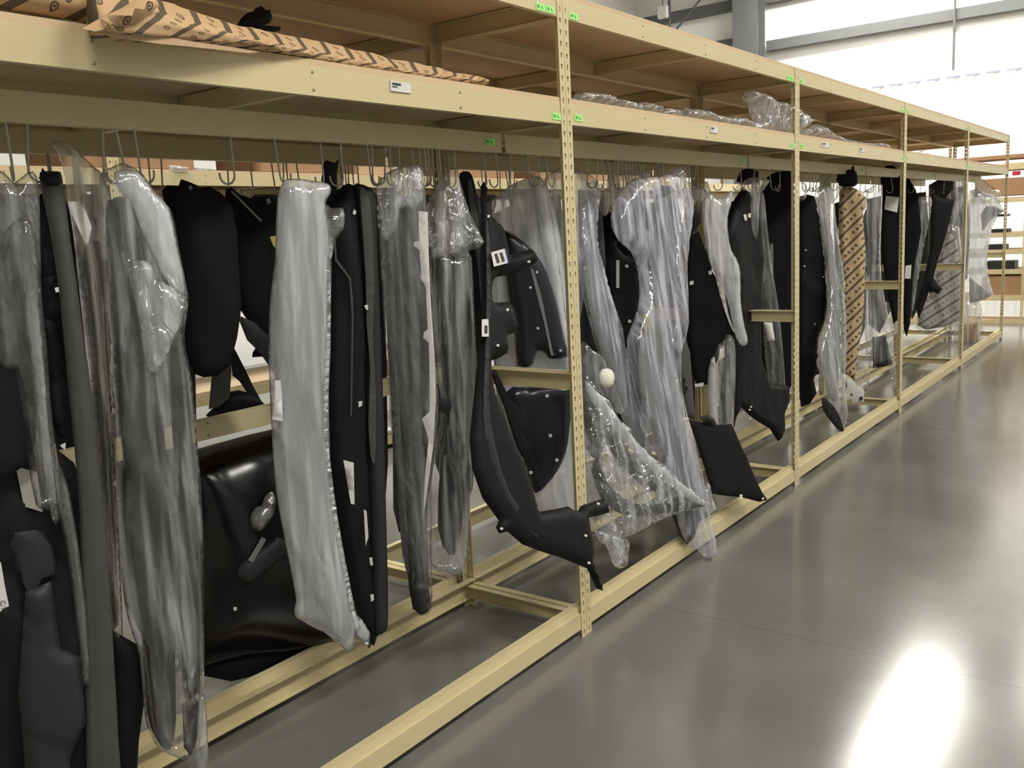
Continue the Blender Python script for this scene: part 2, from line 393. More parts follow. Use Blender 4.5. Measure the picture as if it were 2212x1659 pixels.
def sheet(name, outline, pl, material, root, res=0.02, th=0.004, bulge=0.02, w=0.05, fold=0.0, ff=(14, 1.6), prof=None, closed=False, sm=2, seed=0.0, dy=0.0, holes=(), crumple=0.0, emboss=0.0):
    pl = (pl[0]+dy*math.sqrt(1+pl[2]**2+pl[1]**2),)+tuple(pl[1:])
    pts = spline(outline, sm) if sm > 1 else outline
    ev = Vector((0, pl[1], 1)).normalized(); eu = Vector((1, pl[2], 0)).normalized(); nn = eu.cross(ev).normalized()
    W3 = [on_plane(x, y, pl) for x, y in pts]
    O = W3[0].copy()
    G = np.array([[eu.dot(eu), eu.dot(ev)], [eu.dot(ev), 1.0]]); Gi = np.linalg.inv(G)
    def to2(p):
        d = p-O; return Gi@np.array([d.dot(eu), d.dot(ev)])
    poly = np.array([to2(p) for p in W3])
    hs = [np.array([to2(on_plane(x, y, pl)) for x, y in (spline(h, 2) if sm > 1 else h)]) for h in holes]
    # refine the boundary
    def refine(pp):
        out = []
        for i in range(len(pp)):
            a, b = pp[i], pp[(i+1) % len(pp)]; k = max(1, int(np.ceil(np.linalg.norm(b-a)/res)))
            out += [a+(b-a)*j/k for j in range(k)]
        return np.array(out)
    bd = refine(poly)
    hb = [refine(h) for h in hs]
    mn, mx = poly.min(0), poly.max(0)
    gx = np.arange(mn[0], mx[0], res); gy = np.arange(mn[1], mx[1], res*.9)
    g = np.array([(x+(res/2 if j % 2 else 0), y) for j, y in enumerate(gy) for x in gx]).reshape(-1, 2)
    if len(g):
        g = g[inside(g, poly)]
    if len(g):
        dd = edge_dist(g, poly); g = g[dd > res*.45]
    for h in hs:
        if len(g): g = g[~inside(g, h)]
        if len(g): g = g[edge_dist(g, h) > res*.45]
    V = [Vector(p) for p in bd]; E = [(i, (i+1) % len(bd)) for i in range(len(bd))]
    for h in hb:
        k = len(V); V += [Vector(p) for p in h]; E += [(k+i, k+(i+1) % len(h)) for i in range(len(h))]
    V += [Vector(p) for p in g]
    rv, re_, rf, ov, oe, of = delaunay_2d_cdt(V, E, [], 1, 1e-6)
    P = np.array([(p.x, p.y) for p in rv])
    if hs:
        keep = []
        cen = np.array([P[list(f)].mean(0) for f in rf])
        bad = np.zeros(len(cen), bool)
        for h in hs: bad |= inside(cen, h)
        rf = [f for f, b in zip(rf, bad) if not b]
    D = edge_dist(P, poly)
    T = span(P, poly)
    s = 1-np.clip(D/w, 0, 1); base = bulge*np.sqrt(np.maximum(0, 1-s*s))
    if prof is not None: base = base + np.array([prof(t) for t in T])*np.clip(D/0.01, 0, 1)
    fade = np.clip(D/0.02, 0.25, 1)
    def disp(sd):
        out = np.zeros(len(P))
        if fold or crumple or emboss:
            for i, (a, b) in enumerate(P):
                v = 0.0
                if fold:
                    wv = noise.noise(Vector((a*2.5, b*1.3, sd)))
                    if closed:      # film: sharp creases running down, some slanting
                        v += fold*1.5*(1-3.0*abs(noise.noise(Vector((a*ff[0]*.8+wv*1.2, b*ff[1]*.8, sd+5)))))
                        v += fold*.8*(1-3.0*abs(noise.noise(Vector(((a+b*.25)*ff[0]*1.3, (b-a)*ff[1]*1.2, sd+15)))))
                    else:
                        v += fold*(math.sin((a*ff[0]+wv*2.4+b*ff[1]*.4)*math.tau*.5) + .6*noise.noise(Vector((a*ff[0], b*ff[1], sd+5))))
                if crumple:
                    q = Vector((a*11, b*8, sd+9))
                    v += crumple*(1-2*abs(noise.noise(q)))*.8 + crumple*.5*noise.noise(q*2.7)
                if emboss:
                    e = noise.noise(Vector((a*7, b*5, sd+3))); v += emboss*(1 if e > .12 else (-1 if e < -.2 else 0))
                out[i] = v
        return out*fade
    hf = base + disp(seed)
    me = bpy.data.meshes.new(name)
    loc = root.location if root is not None else Vector((0, 0, 0))
    def pos(i, h): return O + eu*P[i, 0] + ev*P[i, 1] + nn*h - loc
    if closed:
        hb2 = -0.75*base - 0.8*disp(seed+31) - 0.002
        onb = D < 1e-5
        vs = [pos(i, hf[i] if not onb[i] else 0) for i in range(len(P))]
        mp = {}
        for i in range(len(P)):
            if onb[i]: mp[i] = i
            else: mp[i] = len(vs); vs.append(pos(i, hb2[i]))
        fs = [tuple(f) for f in rf] + [tuple(mp[i] for i in reversed(f)) for f in rf]
        uvs = list(range(len(P))) + [i for i in range(len(P)) if not onb[i]]
    else:
        vs = [pos(i, hf[i]) for i in range(len(P))]; fs = [tuple(f) for f in rf]; uvs = list(range(len(P)))
        if th:      # real wall thickness with a rim
            n0 = len(vs)
            vs += [pos(i, hf[i]-th) for i in range(len(P))]
            cnt = {}
            for f in fs:
                for a, b in zip(f, f[1:]+f[:1]): cnt[(a, b)] = 1
            back = [tuple(n0+i for i in reversed(f)) for f in fs]
            rim = [(a, a+n0, b+n0, b) for (a, b) in cnt if (b, a) not in cnt]
            fs = fs + back + rim; uvs = uvs + uvs
    me.from_pydata([tuple(v) for v in vs], [], fs)
    uv = me.uv_layers.new(name='UVMap')
    for l in me.loops: uv.data[l.index].uv = (P[uvs[l.vertex_index], 0], P[uvs[l.vertex_index], 1])
    for p in me.polygons: p.use_smooth = True
    me.materials.append(material)
    o = new_obj(name, me, root)
    if th and not closed:
        try: me.set_sharp_from_angle(angle=1.0)
        except Exception: pass
    return o

# ------------------------------------------------------------------ building shell
def structure(name, mb, m, **kw):
    o = mb.build(name, m, **kw); o['kind'] = 'structure'; return o
X0, X1, Y0, Y1, ZC = -8.0, 16.0, -7.0, 8.5, 8.0
b = MB(); b.box(X0, X1, Y0, Y1, -0.2, 0.0); structure('floor', b, M['floor'])
b = MB(); b.box(X0, X1, Y0, Y1, ZC, ZC+0.2); structure('ceiling', b, M['ceil'])
b = MB(); b.box(X1, X1+0.2, Y0, Y1, 0, ZC); structure('wall_far', b, M['wall'])
b = MB(); b.box(X0-0.2, X0, Y0, Y1, 0, ZC); structure('wall_behind', b, M['wallgrey'])
b = MB(); b.box(X0, X1, Y1, Y1+0.2, 0, ZC); structure('wall_left', b, M['wall'])
b = MB(); b.box(X0, X1, Y0-0.2, Y0, 0, ZC); structure('wall_right', b, M['wallgrey'])
# ribbed liner on the lower end wall, its top edge reading as a dashed line
b = MB()
prof = []
yy = Y1-0.02
b.box(X1-0.05, X1, Y0, Y1, 0, 4.03)
n = 0
while yy > Y0+0.3:
    b.prism([(X1-0.05, yy), (X1-0.11, yy-0.05), (X1-0.11, yy-0.13), (X1-0.05, yy-0.18)], 'z', 0, 4.03); yy -= 0.33
structure('trim_1', b, M['wall'])
b = MB(); yy = Y1-0.2
while yy > Y0+0.3:
    b.prism([(yy, 4.035), (yy-0.03, 4.0), (yy-0.24, 4.0), (yy-0.27, 4.035)], 'x', X1-0.125, X1-0.09); yy -= 0.33
structure('trim_2', b, M['bluegrey'])
# girts: C channels along the end wall
def girt(n, z0, z1, ya, yb, x=X1-0.22):
    b = MB(); t = 0.012
    b.prism([(x, z0), (x, z1), (x+.2, z1), (x+.2, z1-t), (x+t, z1-t), (x+t, z0+t), (x+.2, z0+t), (x+.2, z0)], 'y', ya, yb)
    structure('trim_%d' % n, b, M['steel'])
girt(3, 5.0, 5.19, Y0, 5.38)
girt(4, 5.16, 5.36, 5.95, Y1)
girt(5, 5.92, 6.12, Y0, 5.38)
girt(6, 5.92, 6.12, 5.95, Y1)
# wide flange column against the end wall
b = MB(); cy0, cy1 = 5.40, 5.93
b.box(X1-0.62, X1-0.60, cy0, cy1, 0, ZC); b.box(X1-0.24, X1-0.22, cy0, cy1, 0, ZC); b.box(X1-0.60, X1-0.24, (cy0+cy1)/2-.01, (cy0+cy1)/2+.01, 0, ZC)
b.box(X1-0.66, X1-0.22, cy0-0.03, cy1+0.03, 0, 0.03)
structure('trim_7', b, M['steel'])
# conduit drop, rod brace and cable on the end wall
b = MB(); b.tube([(X1-0.26, 1.86, ZC), (X1-0.26, 1.86, 4.12)], 0.022, 8); structure('trim_8', b, M['steel'])
b = MB(); p = up_x(1512, 0, X1-.7); q = up_x(1464, 60, X1-.7); dq = (q-p)
b.tube([p-dq*3, q+dq*3], 0.022, 8)
structure('trim_9', b, M['steel'])
b = MB(); p = up_x(1446, 30, X1-.7)
b.tube([(p.x, p.y, ZC), (p.x, p.y, p.z-0.6)], 0.03, 8); structure('trim_10', b, M['steel'])
b = MB(); p = up_x(1432, 26, X1-1.2)
b.box(p.x-.06, p.x+.06, p.y-.10, p.y+.10, p.z-.12, p.z+.12)
o = b.build('junction_box', M['white'], bevel=.01); tag(o, 'small white junction box hanging high on a cable near the grey beam', 'junction box')
b = MB(); b.tube([(p.x, p.y, ZC), (p.x, p.y, p.z+.1)], 0.015, 6); b.build('cable', M['steel'], o)

# ------------------------------------------------------------------ lamps
def make_lamp(x, y, z, sx, sy, k, label):
    e = empty('high_bay_lamp', (x, y, z), label, 'lamp')
    b = MB(); b.prism([(-sx/2, 0), (-sx/2+.08, .12), (sx/2-.08, .12), (sx/2, 0)], 'y', -sy/2, sy/2); b.build('housing', M['white'], e)
    b = MB(); b.tube([(-sx*.3, 0, .1), (-sx*.3, 0, ZC-z)], .01, 6); b.build('hanger', M['wire'], e)
    b = MB(); b.tube([(sx*.3, 0, .1), (sx*.3, 0, ZC-z)], .01, 6); b.build('hanger', M['wire'], e)
    m, nt, out = mat('lamp_lens')
    em = nd(nt, 'ShaderNodeEmission'); em.inputs[0].default_value = (1.0, 0.965, 0.885, 1); em.inputs[1].default_value = LAMP_POWER*k
    nt.links.new(em.outputs[0], out.inputs[0])
    b = MB(); b.box(-sx/2+.03, sx/2-.03, -sy/2+.03, sy/2-.03, -.015, -.001); b.build('lens', m, e)
for a in LAMPS: make_lamp(*a)

# ------------------------------------------------------------------ shelving
L, D = 2.44, 0.62
ZB0, ZB1 = 0.035, 0.128
ZM0, ZM1 = 1.0156, 1.082
ZS0, ZS1 = 2.0155, 2.092
ZT0, ZT1 = 2.392, 2.463
BT = 0.018
PITCHH = 0.040
def slot_cell(bm, z):
    w_ = 0.035
    o = [(0, z), (w_, z), (w_, z+PITCHH), (0, z+PITCHH)]
    c = w_*.5; zc = z+PITCHH*.62
    h = [(c+.0052*math.cos(a), zc+.0052*math.sin(a)) for a in [math.radians(t) for t in (-50, -10, 30, 70, 110, 150, 190, 230)]]
    h += [(c-.0022, zc-.0145), (c+.0022, zc-.0145)]
    V = [Vector(p) for p in o+h]; n = len(h)
    E = [(0, 1), (1, 2), (2, 3), (3, 0)] + [(4+i, 4+(i+1) % n) for i in range(n)]
    rv, _, rf, _, _, _ = delaunay_2d_cdt(V, E, [], 1, 1e-7)
    hp = np.array(h); fs = []
    for f in rf:
        cen = np.array([[sum(rv[i].x for i in f)/3, sum(rv[i].y for i in f)/3]])
        if not inside(cen, hp)[0]: fs.append([(rv[i].x, rv[i].y) for i in f])
    return fs
def post_mesh(sx, sy, z_top):
    b = MB(); bm = b.bm; cells = []
    n = int(z_top/PITCHH); 
    base = slot_cell(bm, 0.0)
    for k in range(n):
        z = k*PITCHH
        for f in base:
            for plane in (0, 1):
                vs = []
                for (a, zz) in f:
                    vs.append(bm.verts.new((sx*a, 0, zz+z) if plane == 0 else (0, sy*a, zz+z)))
                bm.faces.new(vs)
    zt = n*PITCHH
    for q in (((0, 0), (sx*.035, 0)), ((0, 0), (0, sy*.035))):
        vs = [bm.verts.new((*q[0], zt)), bm.verts.new((*q[1], zt)), bm.verts.new((*q[1], z_top)), bm.verts.new((*q[0], z_top))]
        bm.faces.new(vs)
    bmesh.ops.remove_doubles(bm, verts=bm.verts, dist=1e-5)
    bmesh.ops.recalc_face_normals(bm, faces=bm.faces)
    bmesh.ops.solidify(bm, geom=bm.faces[:], thickness=0.002)
    me = bpy.data.meshes.new('post'); bm.to_mesh(me); bm.free(); me.materials.append(M['khaki']); return me
POST = {(sx, sy): post_mesh(sx, sy, 2.475) for sx in (1, -1) for sy in (1, -1)}

def cprof(a, s, z0, z1, lip=.032, low=.02, t=.003):
    """C section; a = outer face position, s = +1/-1 the way the lips turn"""
    return [(a, z0), (a, z1), (a+s*lip, z1), (a+s*lip, z1-t), (a+s*t, z1-t), (a+s*t, z0+t), (a+s*low, z0+t), (a+s*low, z0)]
def step_prof(a, s, z0, z1):
    zs = z1-.026
    return [(a, z0), (a, zs), (a+s*.012, zs), (a+s*.016, z1), (a+s*.045, z1), (a+s*.045, z1-.003), (a+s*.019, z1-.003), (a+s*.015, zs-.003), (a+s*.003, zs-.003), (a+s*.003, z0+.003), (a+s*.02, z0+.003), (a+s*.02, z0)]
_b = MB(); _b.disc((0, 0, 0), (0, -1, 0), .0042, .003, 8); RIVET = _b.mesh('rivet', M['rivet'])
def make_bay(label, label_extra=None, mid=False, rail=True, stickers=True, z_mid_shelf=None):
    e = empty('shelving_rack', (0, 0, 0), label, 'shelving')
    for (x, y, sx, sy) in ((.001, 0, 1, 1), (L-.001, 0, -1, 1), (.001, D, 1, -1), (L-.001, D, -1, -1)):
        new_obj('post', POST[(sx, sy)], e, (x, y, 0))
    def beam(name, y, s, z0, z1, pf):
        b = MB(); b.prism(pf(y, s, z0, z1), 'x', .004, L-.004)
        o = b.build(name, M['khaki'], e)
        if s > 0 and name != 'bottom_beam':
            for q in (.25, .5, .75):
                for z in (z0+.2*(z1-z0), z0+.8*(z1-z0)): new_obj('rivet', RIVET, o, (L*q, y, z))
    for (y, s) in ((.003, 1), (D-.003, -1)):
        beam('bottom_beam', y, s, ZB0, ZB1, step_prof)
        beam('shelf_beam', y, s, ZS0, ZS1, cprof)
        beam('top_beam', y, s, ZT0, ZT1, cprof)
    if mid: beam('middle_beam', .003, 1, ZM0, ZM1, cprof)
    for (x, s) in ((.004, 1), (L-.004, -1)):
        for (z0, z1, nm) in ((.040, .098, 'bottom_brace'), (ZM0, ZM1, 'middle_brace'), (ZS0, ZS1-.003, 'shelf_brace'), (ZT0, ZT1-.003, 'top_brace')):
            b = MB(); b.prism(cprof(x, s, z0, z1), 'y', .006, D-.006); b.build(nm, M['khaki'], e)
    for q in (.25, .5, .75):
        for (z0, z1, nm) in ((ZS1-.062, ZS1-.0035, 'shelf_support'), (ZT1-.062, ZT1-.0035, 'shelf_support')):
            if q != .5: continue
            b = MB(); b.prism(cprof(L*q, 1, z0, z1, .03, .03), 'y', .008, D-.008); b.build(nm, M['khaki'], e)
    for z in (ZS1, ZT1):
        b = MB(); b.box(.004, L-.004, .005, D-.005, z, z+BT); b.build('shelf_board', M['board'], e)
    if rail:
        b = MB(); b.prism(cprof(.30, 1, 1.94, 2.012, .03, .03), 'x', .012, L-.012); b.build('hanging_rail', M['khaki'], e)
    if stickers:
        def st(x, z, y=.0015, w_=.055, h_=.024):
            b = MB(); b.box(x, x+w_, y-.001, y+.0012, z, z+h_); o = b.build('location_label', M['green'], e)
            o['label'] = 'small green location label'
            b = MB(); b.box(x+.006, x+.020, y-.0014, y-.0009, z+.007, z+.018); b.box(x+.031, x+.036, y-.0014, y-.0009, z+.006, z+.019); b.box(x+.036, x+.041, y-.0014, y-.0009, z+.006, z+.012)
            b.build('lettering', M['greenink'], o)
        st(L-.092, ZS0+.012); st(.058, ZS0+.016); st(.05, ZT0+.004); st(L-.165, ZT0+.004); st(L-.105, ZT0+.004)
        if rail: st(L-.115, 1.965, .2985, .060, .026)
    return e
def dup(root, loc, label=None, cat=None, group=None):
    def cp(o, par):
        c = o.copy(); COL.objects.link(c); c.parent = par
        for ch in o.children: cp(ch, c)
        return c
    r = cp(root, None); r.location = loc
    if label: r['label'] = label
    if group: r['group'] = group
    return r
bay = make_bay('tan steel rack bay nearest the camera, printed paper parcel on its shelf')
bay.location = (-L, 0, 0); bay['group'] = 'front rack bays'
for k, lb in enumerate(['tan steel rack bay right of the nearest post, crumpled film bags on its shelf',
                        'tan steel rack bay third from the camera, where the brown striped parcel hangs',
                        'tan steel rack bay fourth from the camera, behind the slanting black part',
                        'tan steel rack bay at the far end of the front row']):
    dup(bay, (k*L, 0, 0), lb)
bay2 = make_bay('tan steel rack bay behind the nearest bay, with a middle beam', mid=True, stickers=False)
bay2.location = (-L, D+.02, 0); bay2['group'] = 'back rack bays'
bay3 = make_bay('tan steel rack bay behind the second bay, behind the white film bags', stickers=False)
bay3.location = (0, D+.02, 0); bay3['group'] = 'back rack bays'
for k, lb in ((1, 'tan steel rack bay behind the third bay, behind the brown striped parcel'), (2, 'tan steel rack bay behind the fourth bay'), (3, 'tan steel rack bay behind the farthest bay')):
    dup(bay3, (k*L, D+.02, 0), lb)
YF = 3.1
def far_bay():
    e = make_bay('tan steel rack bay across the back aisle, leftmost one', mid=False, stickers=False, rail=True)
    b = MB(); b.prism(cprof(.003, 1, .64, .71), 'x', .004, L-.004); b.build('middle_beam', M['khaki'], e)
    b = MB(); b.box(.004, L-.004, .005, D-.005, .71, .728); b.build('shelf_board', M['board'], e)
    b = MB(); b.box(.004, L-.004, .005, D-.005, ZB1, ZB1+BT); b.build('shelf_board', M['white'], e)
    return e
fb = far_bay(); fb.location = (-L, YF, 0); fb['group'] = 'racks across the back aisle'
for k, lb in ((0, 'tan steel rack bay across the back aisle, second from the left'), (1, 'tan steel rack bay across the back aisle, third from the left'), (2, 'tan steel rack bay across the back aisle, fourth from the left'), (3, 'tan steel rack bay across the back aisle, farthest one')):
    dup(fb, (k*L, YF, 0), lb)

# perpendicular rack past the row's end
def end_rack():
    XR, ya, yb = 11.5, -0.55, 1.9
    e = empty('shelving_rack', (XR, 0, 0), 'tan steel rack standing crosswise beyond the row, loaded with boxes', 'shelving')
    def zz(py, px=2195): return up_x(px, py, XR).z
    for (x, y, sx, sy) in ((0, ya, 1, 1), (0, 0.02, 1, 1), (0, yb, 1, -1), (.6, ya, -1, 1), (.6, yb, -1, -1)):
        new_obj('post', POST[(sx, sy)], e, (x, y, 0))
    for py, h in ((360, .07), (432, .05), (508, .05), (545, .05), (588, .05), (645, .06), (700, .07)):
        z = zz(py)
        for x in (.002, .57):
            b = MB(); b.box(x, x+.02, ya, yb, z-h/2, z+h/2); b.build('shelf_beam', M['khaki'], e)
        b = MB(); b.box(.003, .595, ya+.01, yb-.01, z+h/2, z+h/2+.018); b.build('shelf_board', M['board'], e)
    def bx(name, m, px0, px1, py0, py1, depth, label, cat, xo=.02, grp=None):
        a = up_x(px0, py1, XR+xo); c = up_x(px1, py0, XR+xo)
        b = MB(); zb = min(a.z, c.z)
        b.box(XR+xo, XR+xo+depth, min(a.y, c.y), max(a.y, c.y), zb, max(a.z, c.z))
        o = b.build(name, m, bevel=.008); tag(o, label, cat, grp); return o
    bx('cardboard_box', M['card'], 2040, 2225, 330, 354, .5, 'long brown cardboard box on the crosswise rack, top shelf', 'box')
    bx('cardboard_box', M['red'], 2186, 2203, 369, 379, .1, 'small bright red carton on the crosswise rack', 'box')
    bx('wrapped_bundle', M['card'], 2105, 2225, 381, 427, .5, 'wide brown wrapped bundle under the red carton', 'bundle')
    bx('cardboard_box', M['dark'], 2118, 2176, 462, 470, .3, 'thin dark box third shelf down on the crosswise rack', 'box')
    bx('plastic_tray', M['dark'], 2140, 2178, 494, 505, .3, 'dark low tray on the crosswise rack above the dark bin', 'tray')
    bx('parts_bin', M['dark'], 2126, 2172, 528, 541, .3, 'dark bin with grey lumps on the crosswise rack', 'bin')
    bx('parts_bin', M['dark'], 2126, 2192, 564, 584, .35, 'long dark purple-brown bin above the wide brown carton', 'bin')
    bx('cardboard_box', M['card'], 2120, 2228, 596, 641, .5, 'wide brown carton low on the crosswise rack', 'box')
    bx('wood_offcut', M['card'], 2124, 2148, 693, 698, .2, 'small brown wood offcut on the lowest board of the crosswise rack', 'offcut')
end_rack()

# ------------------------------------------------------------------ hanging parts
def item(kind, label, cat, yt, yb, parts, c=None, group=None):
    """parts: (name, material, outline in the photograph, options, sub-parts)"""
    o0 = parts[0][2]
    mx_ = sum(q[0] for q in o0)/len(o0); my_ = sum(q[1] for q in o0)/len(o0)
    q0 = on_plane(mx_, my_, plane_of(yt, yb)); x0p = q0.x
    if c is None:   # parts hang side by side like clothes, their faces turned along the row
        c = -0.7*(q0.x-CAM.x)/(q0.y-CAM.y) if abs(yt-yb) < .08 else -0.15
    pl = plane_of(yt, yb, c, x0p)
    top = min(o0, key=lambda q: q[1])
    root = empty(kind, on_plane(*top, pl), label, cat, group)
    has_film = any(p[0] == 'plastic_bag' for p in parts)
    for p in parts:
        name, m, out, opt = p[:4]
        if has_film and not opt.get('closed') and 'dy' not in opt and opt.get('bulge', .02) > .012 and m in ('black', 'dark', 'grey', 'midgrey'):
            opt = dict(opt, dy=.012, bulge=.012)
        elif has_film and m in ('black', 'dark') and name in ('right_panel', 'inner_panel'):
            opt = dict(opt, dy=.012, bulge=.012)
        o = sheet(name, out, pl, M[m], root, **opt)
        if len(p) > 4:
            for q in p[4]: sub(o, pl, root, opt, *q)
    return root
def sub(o, pl, root, popt, name, m, out, opt=None):
    opt = dict(opt or {}); lab = opt.pop('label', None)
    opt.setdefault('sm', 1); opt.setdefault('bulge', 0); opt.setdefault('th', 0.001)
    opt.setdefault('dy', popt.get('dy', 0) - popt.get('bulge', .02) - .012)
    c = sheet(name, out, pl, M[m], root, **opt); c.parent = o
    if lab: c['label'] = lab
def dots(pts, pl_dy=0.0, r=5, m='white', name='clip'):
    """small round clips: octagons of radius r px"""
    return [(name, m, [(x+r*math.cos(a*math.pi/4), y+r*math.sin(a*math.pi/4)) for a in range(8)], dict(sm=1, res=.05, th=.004)) for x, y in pts]
def rib(n, amp): return lambda t: amp*math.cos(t*math.tau*n)
def chan(amp, e=.16): return lambda t: amp*(1 if e < t < 1-e else 0)
FO = dict(closed=True, th=0, bulge=.030, w=.09, fold=.007, ff=(16, 1.2), res=.016)
FS = dict(closed=True, th=0, bulge=.02, w=.05, fold=.006, ff=(22, 2), res=.012, crumple=.006)
FFAR = dict(closed=True, th=0, bulge=.03, w=.07, fold=.008, ff=(14, 1.5), res=.03)
RI = dict(th=.004, bulge=.015, w=.03)
STRAP = dict(th=.006, bulge=.010, w=.02, res=.02)
def F(**k): d = dict(FO); d.update(k); return d
def F2(**k): d = dict(FS); d.update(k); return d
def FF(**k): d = dict(FFAR); d.update(k); return d
def R(**k): d = dict(RI); d.update(k); return d

# ---- nearest bay, from the left edge of the view
item('bagged_trim', 'clear film bag with dark part, hanging at the left edge of the view', 'bagged part', .24, .26, [
    ('trim_panel', 'black', [(-40, 560), (10, 500), (45, 470), (75, 520), (86, 700), (80, 880), (62, 1000), (-40, 1000)], R()),
    ('plastic_bag', 'filmc', [(-40, 395), (8, 372), (30, 395), (60, 372), (80, 380), (86, 450), (88, 560), (90, 640), (102, 760), (112, 900), (126, 1000), (132, 1080), (80, 1100), (55, 950), (30, 800), (-40, 760)], F2(bulge=.03, seed=1)),
    ('film_fold', 'filmc', [(42, 500), (56, 470), (80, 520), (88, 640), (95, 760), (104, 880), (118, 1020), (128, 1120), (110, 1120), (88, 980), (70, 820), (52, 660)], F2(bulge=.012, w=.02, dy=-.035)),
])
bc = item('bumper_cover', 'black bumper part low at the left edge, with label and white hole', 'bumper part', .34, .34, [
    ('shell', 'black', [(-40, 640), (0, 640), (30, 760), (60, 880), (95, 900), (110, 960), (160, 1000), (182, 1060), (188, 1200), (192, 1350), (200, 1480), (208, 1600), (220, 1720), (-40, 1740)],
        R(bulge=.03, w=.05, emboss=.008, fold=.012, ff=(8, 5), sm=1, holes=([(95, 1490), (119, 1459), (122, 1502), (100, 1507)],)),
        [('paper_label', 'paper', [(-30, 1185), (2, 1215), (10, 1262), (22, 1322), (-4, 1340), (-30, 1352)], dict(label='white paper label')),
         ('old_label', 'oldpaper', [(34, 1008), (80, 1020), (92, 1106), (52, 1094)], dict(label='aged greenish label')),
         ('tape', 'midgrey', [(8, 916), (30, 916), (31, 968), (14, 966)]),
         ('clip', 'white', [(130, 962), (142, 956), (141, 972), (133, 966)]),
         ('clip', 'white', [(120, 1545), (126, 1540), (129, 1552), (123, 1552)]),
         ('clip', 'white', [(152, 1596), (162, 1592), (158, 1602)])]),
    ('mesh_insert', 'dark', [(55, 1280), (110, 1255), (130, 1400), (175, 1420), (185, 1560), (150, 1640), (160, 1720), (60, 1720), (40, 1500)], R(dy=-.055, emboss=.008, sm=1)),
    ('bracket', 'dark', [(30, 1150), (80, 1145), (110, 1180), (118, 1240), (90, 1250), (70, 1300), (50, 1260)], R(dy=-.05, bulge=.008, sm=1)),
    ('film_scrap', 'filmc', [(70, 880), (96, 900), (120, 980), (150, 1060), (170, 1180), (186, 1320), (196, 1480), (180, 1480), (160, 1300), (140, 1160), (104, 1040), (80, 960)], F2(bulge=.01, w=.02, dy=-.07, sm=1, seed=15)),
    ('edge_tab', 'black', [(100, 960), (118, 950), (140, 1010), (158, 1120), (146, 1180), (128, 1120), (112, 1040)], R(dy=-.045, sm=1)),
    ('side_wing', 'dark', [(0, 1150), (50, 1130), (96, 1150), (118, 1190), (124, 1240), (60, 1262), (30, 1230)], R(dy=-.03, sm=1, bulge=.02)),
])
def writing(text, px, py, y, size, ang, parent, m='ink'):
    c = bpy.data.curves.new('lettering', 'FONT'); c.body = text; c.size = size; c.extrude = .0003; c.align_x = 'CENTER'; c.align_y = 'CENTER'
    t = bpy.data.objects.new('lettering', c); COL.objects.link(t)
    bpy.context.view_layer.update()
    me = bpy.data.meshes.new_from_object(t); bpy.data.objects.remove(t)
    me.materials.clear(); me.materials.append(M[m])
    root = parent
    while root.parent: root = root.parent
    o = new_obj('lettering', me, parent, up_y(px, py, y)-root.location)
    o.rotation_euler = (math.pi/2, ang, 0); return o
bc_label = [c for c in bpy.data.objects if c.name.startswith('paper_label') and c.parent and c.parent.parent == bc][0]
LY = min(v.co.y for v in bc_label.data.vertices) + bc.location.y
writing('7B', 9, 1318, LY-.002, .016, math.radians(70), bc_label)
writing('C', 5, 1303, LY-.002, .018, math.radians(70), bc_label)
item('ribbed_molding', 'long dark grey ribbed molding strip hanging second from the left edge', 'molding', .27, .27, [
    ('strip', 'grey', [(86, 378), (92, 370), (126, 370), (133, 378), (138, 410), (150, 500), (164, 600), (180, 720), (198, 850), (212, 980), (226, 1120), (238, 1280), (248, 1450), (256, 1600), (260, 1740), (196, 1740), (186, 1560), (180, 1380), (176, 1200), (168, 1040), (152, 880), (137, 720), (124, 600), (105, 480), (90, 410)],
        dict(th=.005, bulge=.012, w=.02, prof=rib(2, .0022), res=.009)),
    ('edge_clip', 'white', [(118, 622), (126, 620), (128, 630), (121, 632)], dict(sm=1, dy=-.03, res=.05)),
    ('end_cap', 'black', [(84, 385), (92, 362), (100, 374), (126, 372), (132, 392), (126, 402), (96, 400)], dict(sm=1, dy=-.02)),
])
item('wire_loop_trim', 'thin dark trim loop hanging between the film bag and grey molding', 'trim', .31, .31, [
    ('panel', 'black', [(86, 420), (98, 450), (112, 540), (124, 640), (130, 660), (122, 680), (100, 692), (120, 700), (138, 800), (150, 900), (140, 960), (108, 900), (96, 760), (88, 600)], R())])
item('bagged_bumper_end', 'yellowish film bag with a horn-shaped top corner', 'bagged part', .36, .36, [
    ('panel', 'dark', [(165, 560), (225, 520), (238, 700), (245, 900), (252, 1200), (256, 1350), (228, 1330), (210, 1100), (196, 900), (178, 700)], R(bulge=.03, w=.08)),
    ('plastic_bag', 'warm', [(108, 304), (130, 303), (152, 308), (178, 335), (205, 362), (222, 376), (236, 420), (240, 520), (238, 700), (246, 900), (256, 1150), (266, 1380), (244, 1400), (222, 1200), (206, 1000), (190, 800), (174, 650), (160, 520), (148, 440), (140, 380), (124, 330)], F(bulge=.02, seed=3)),
])
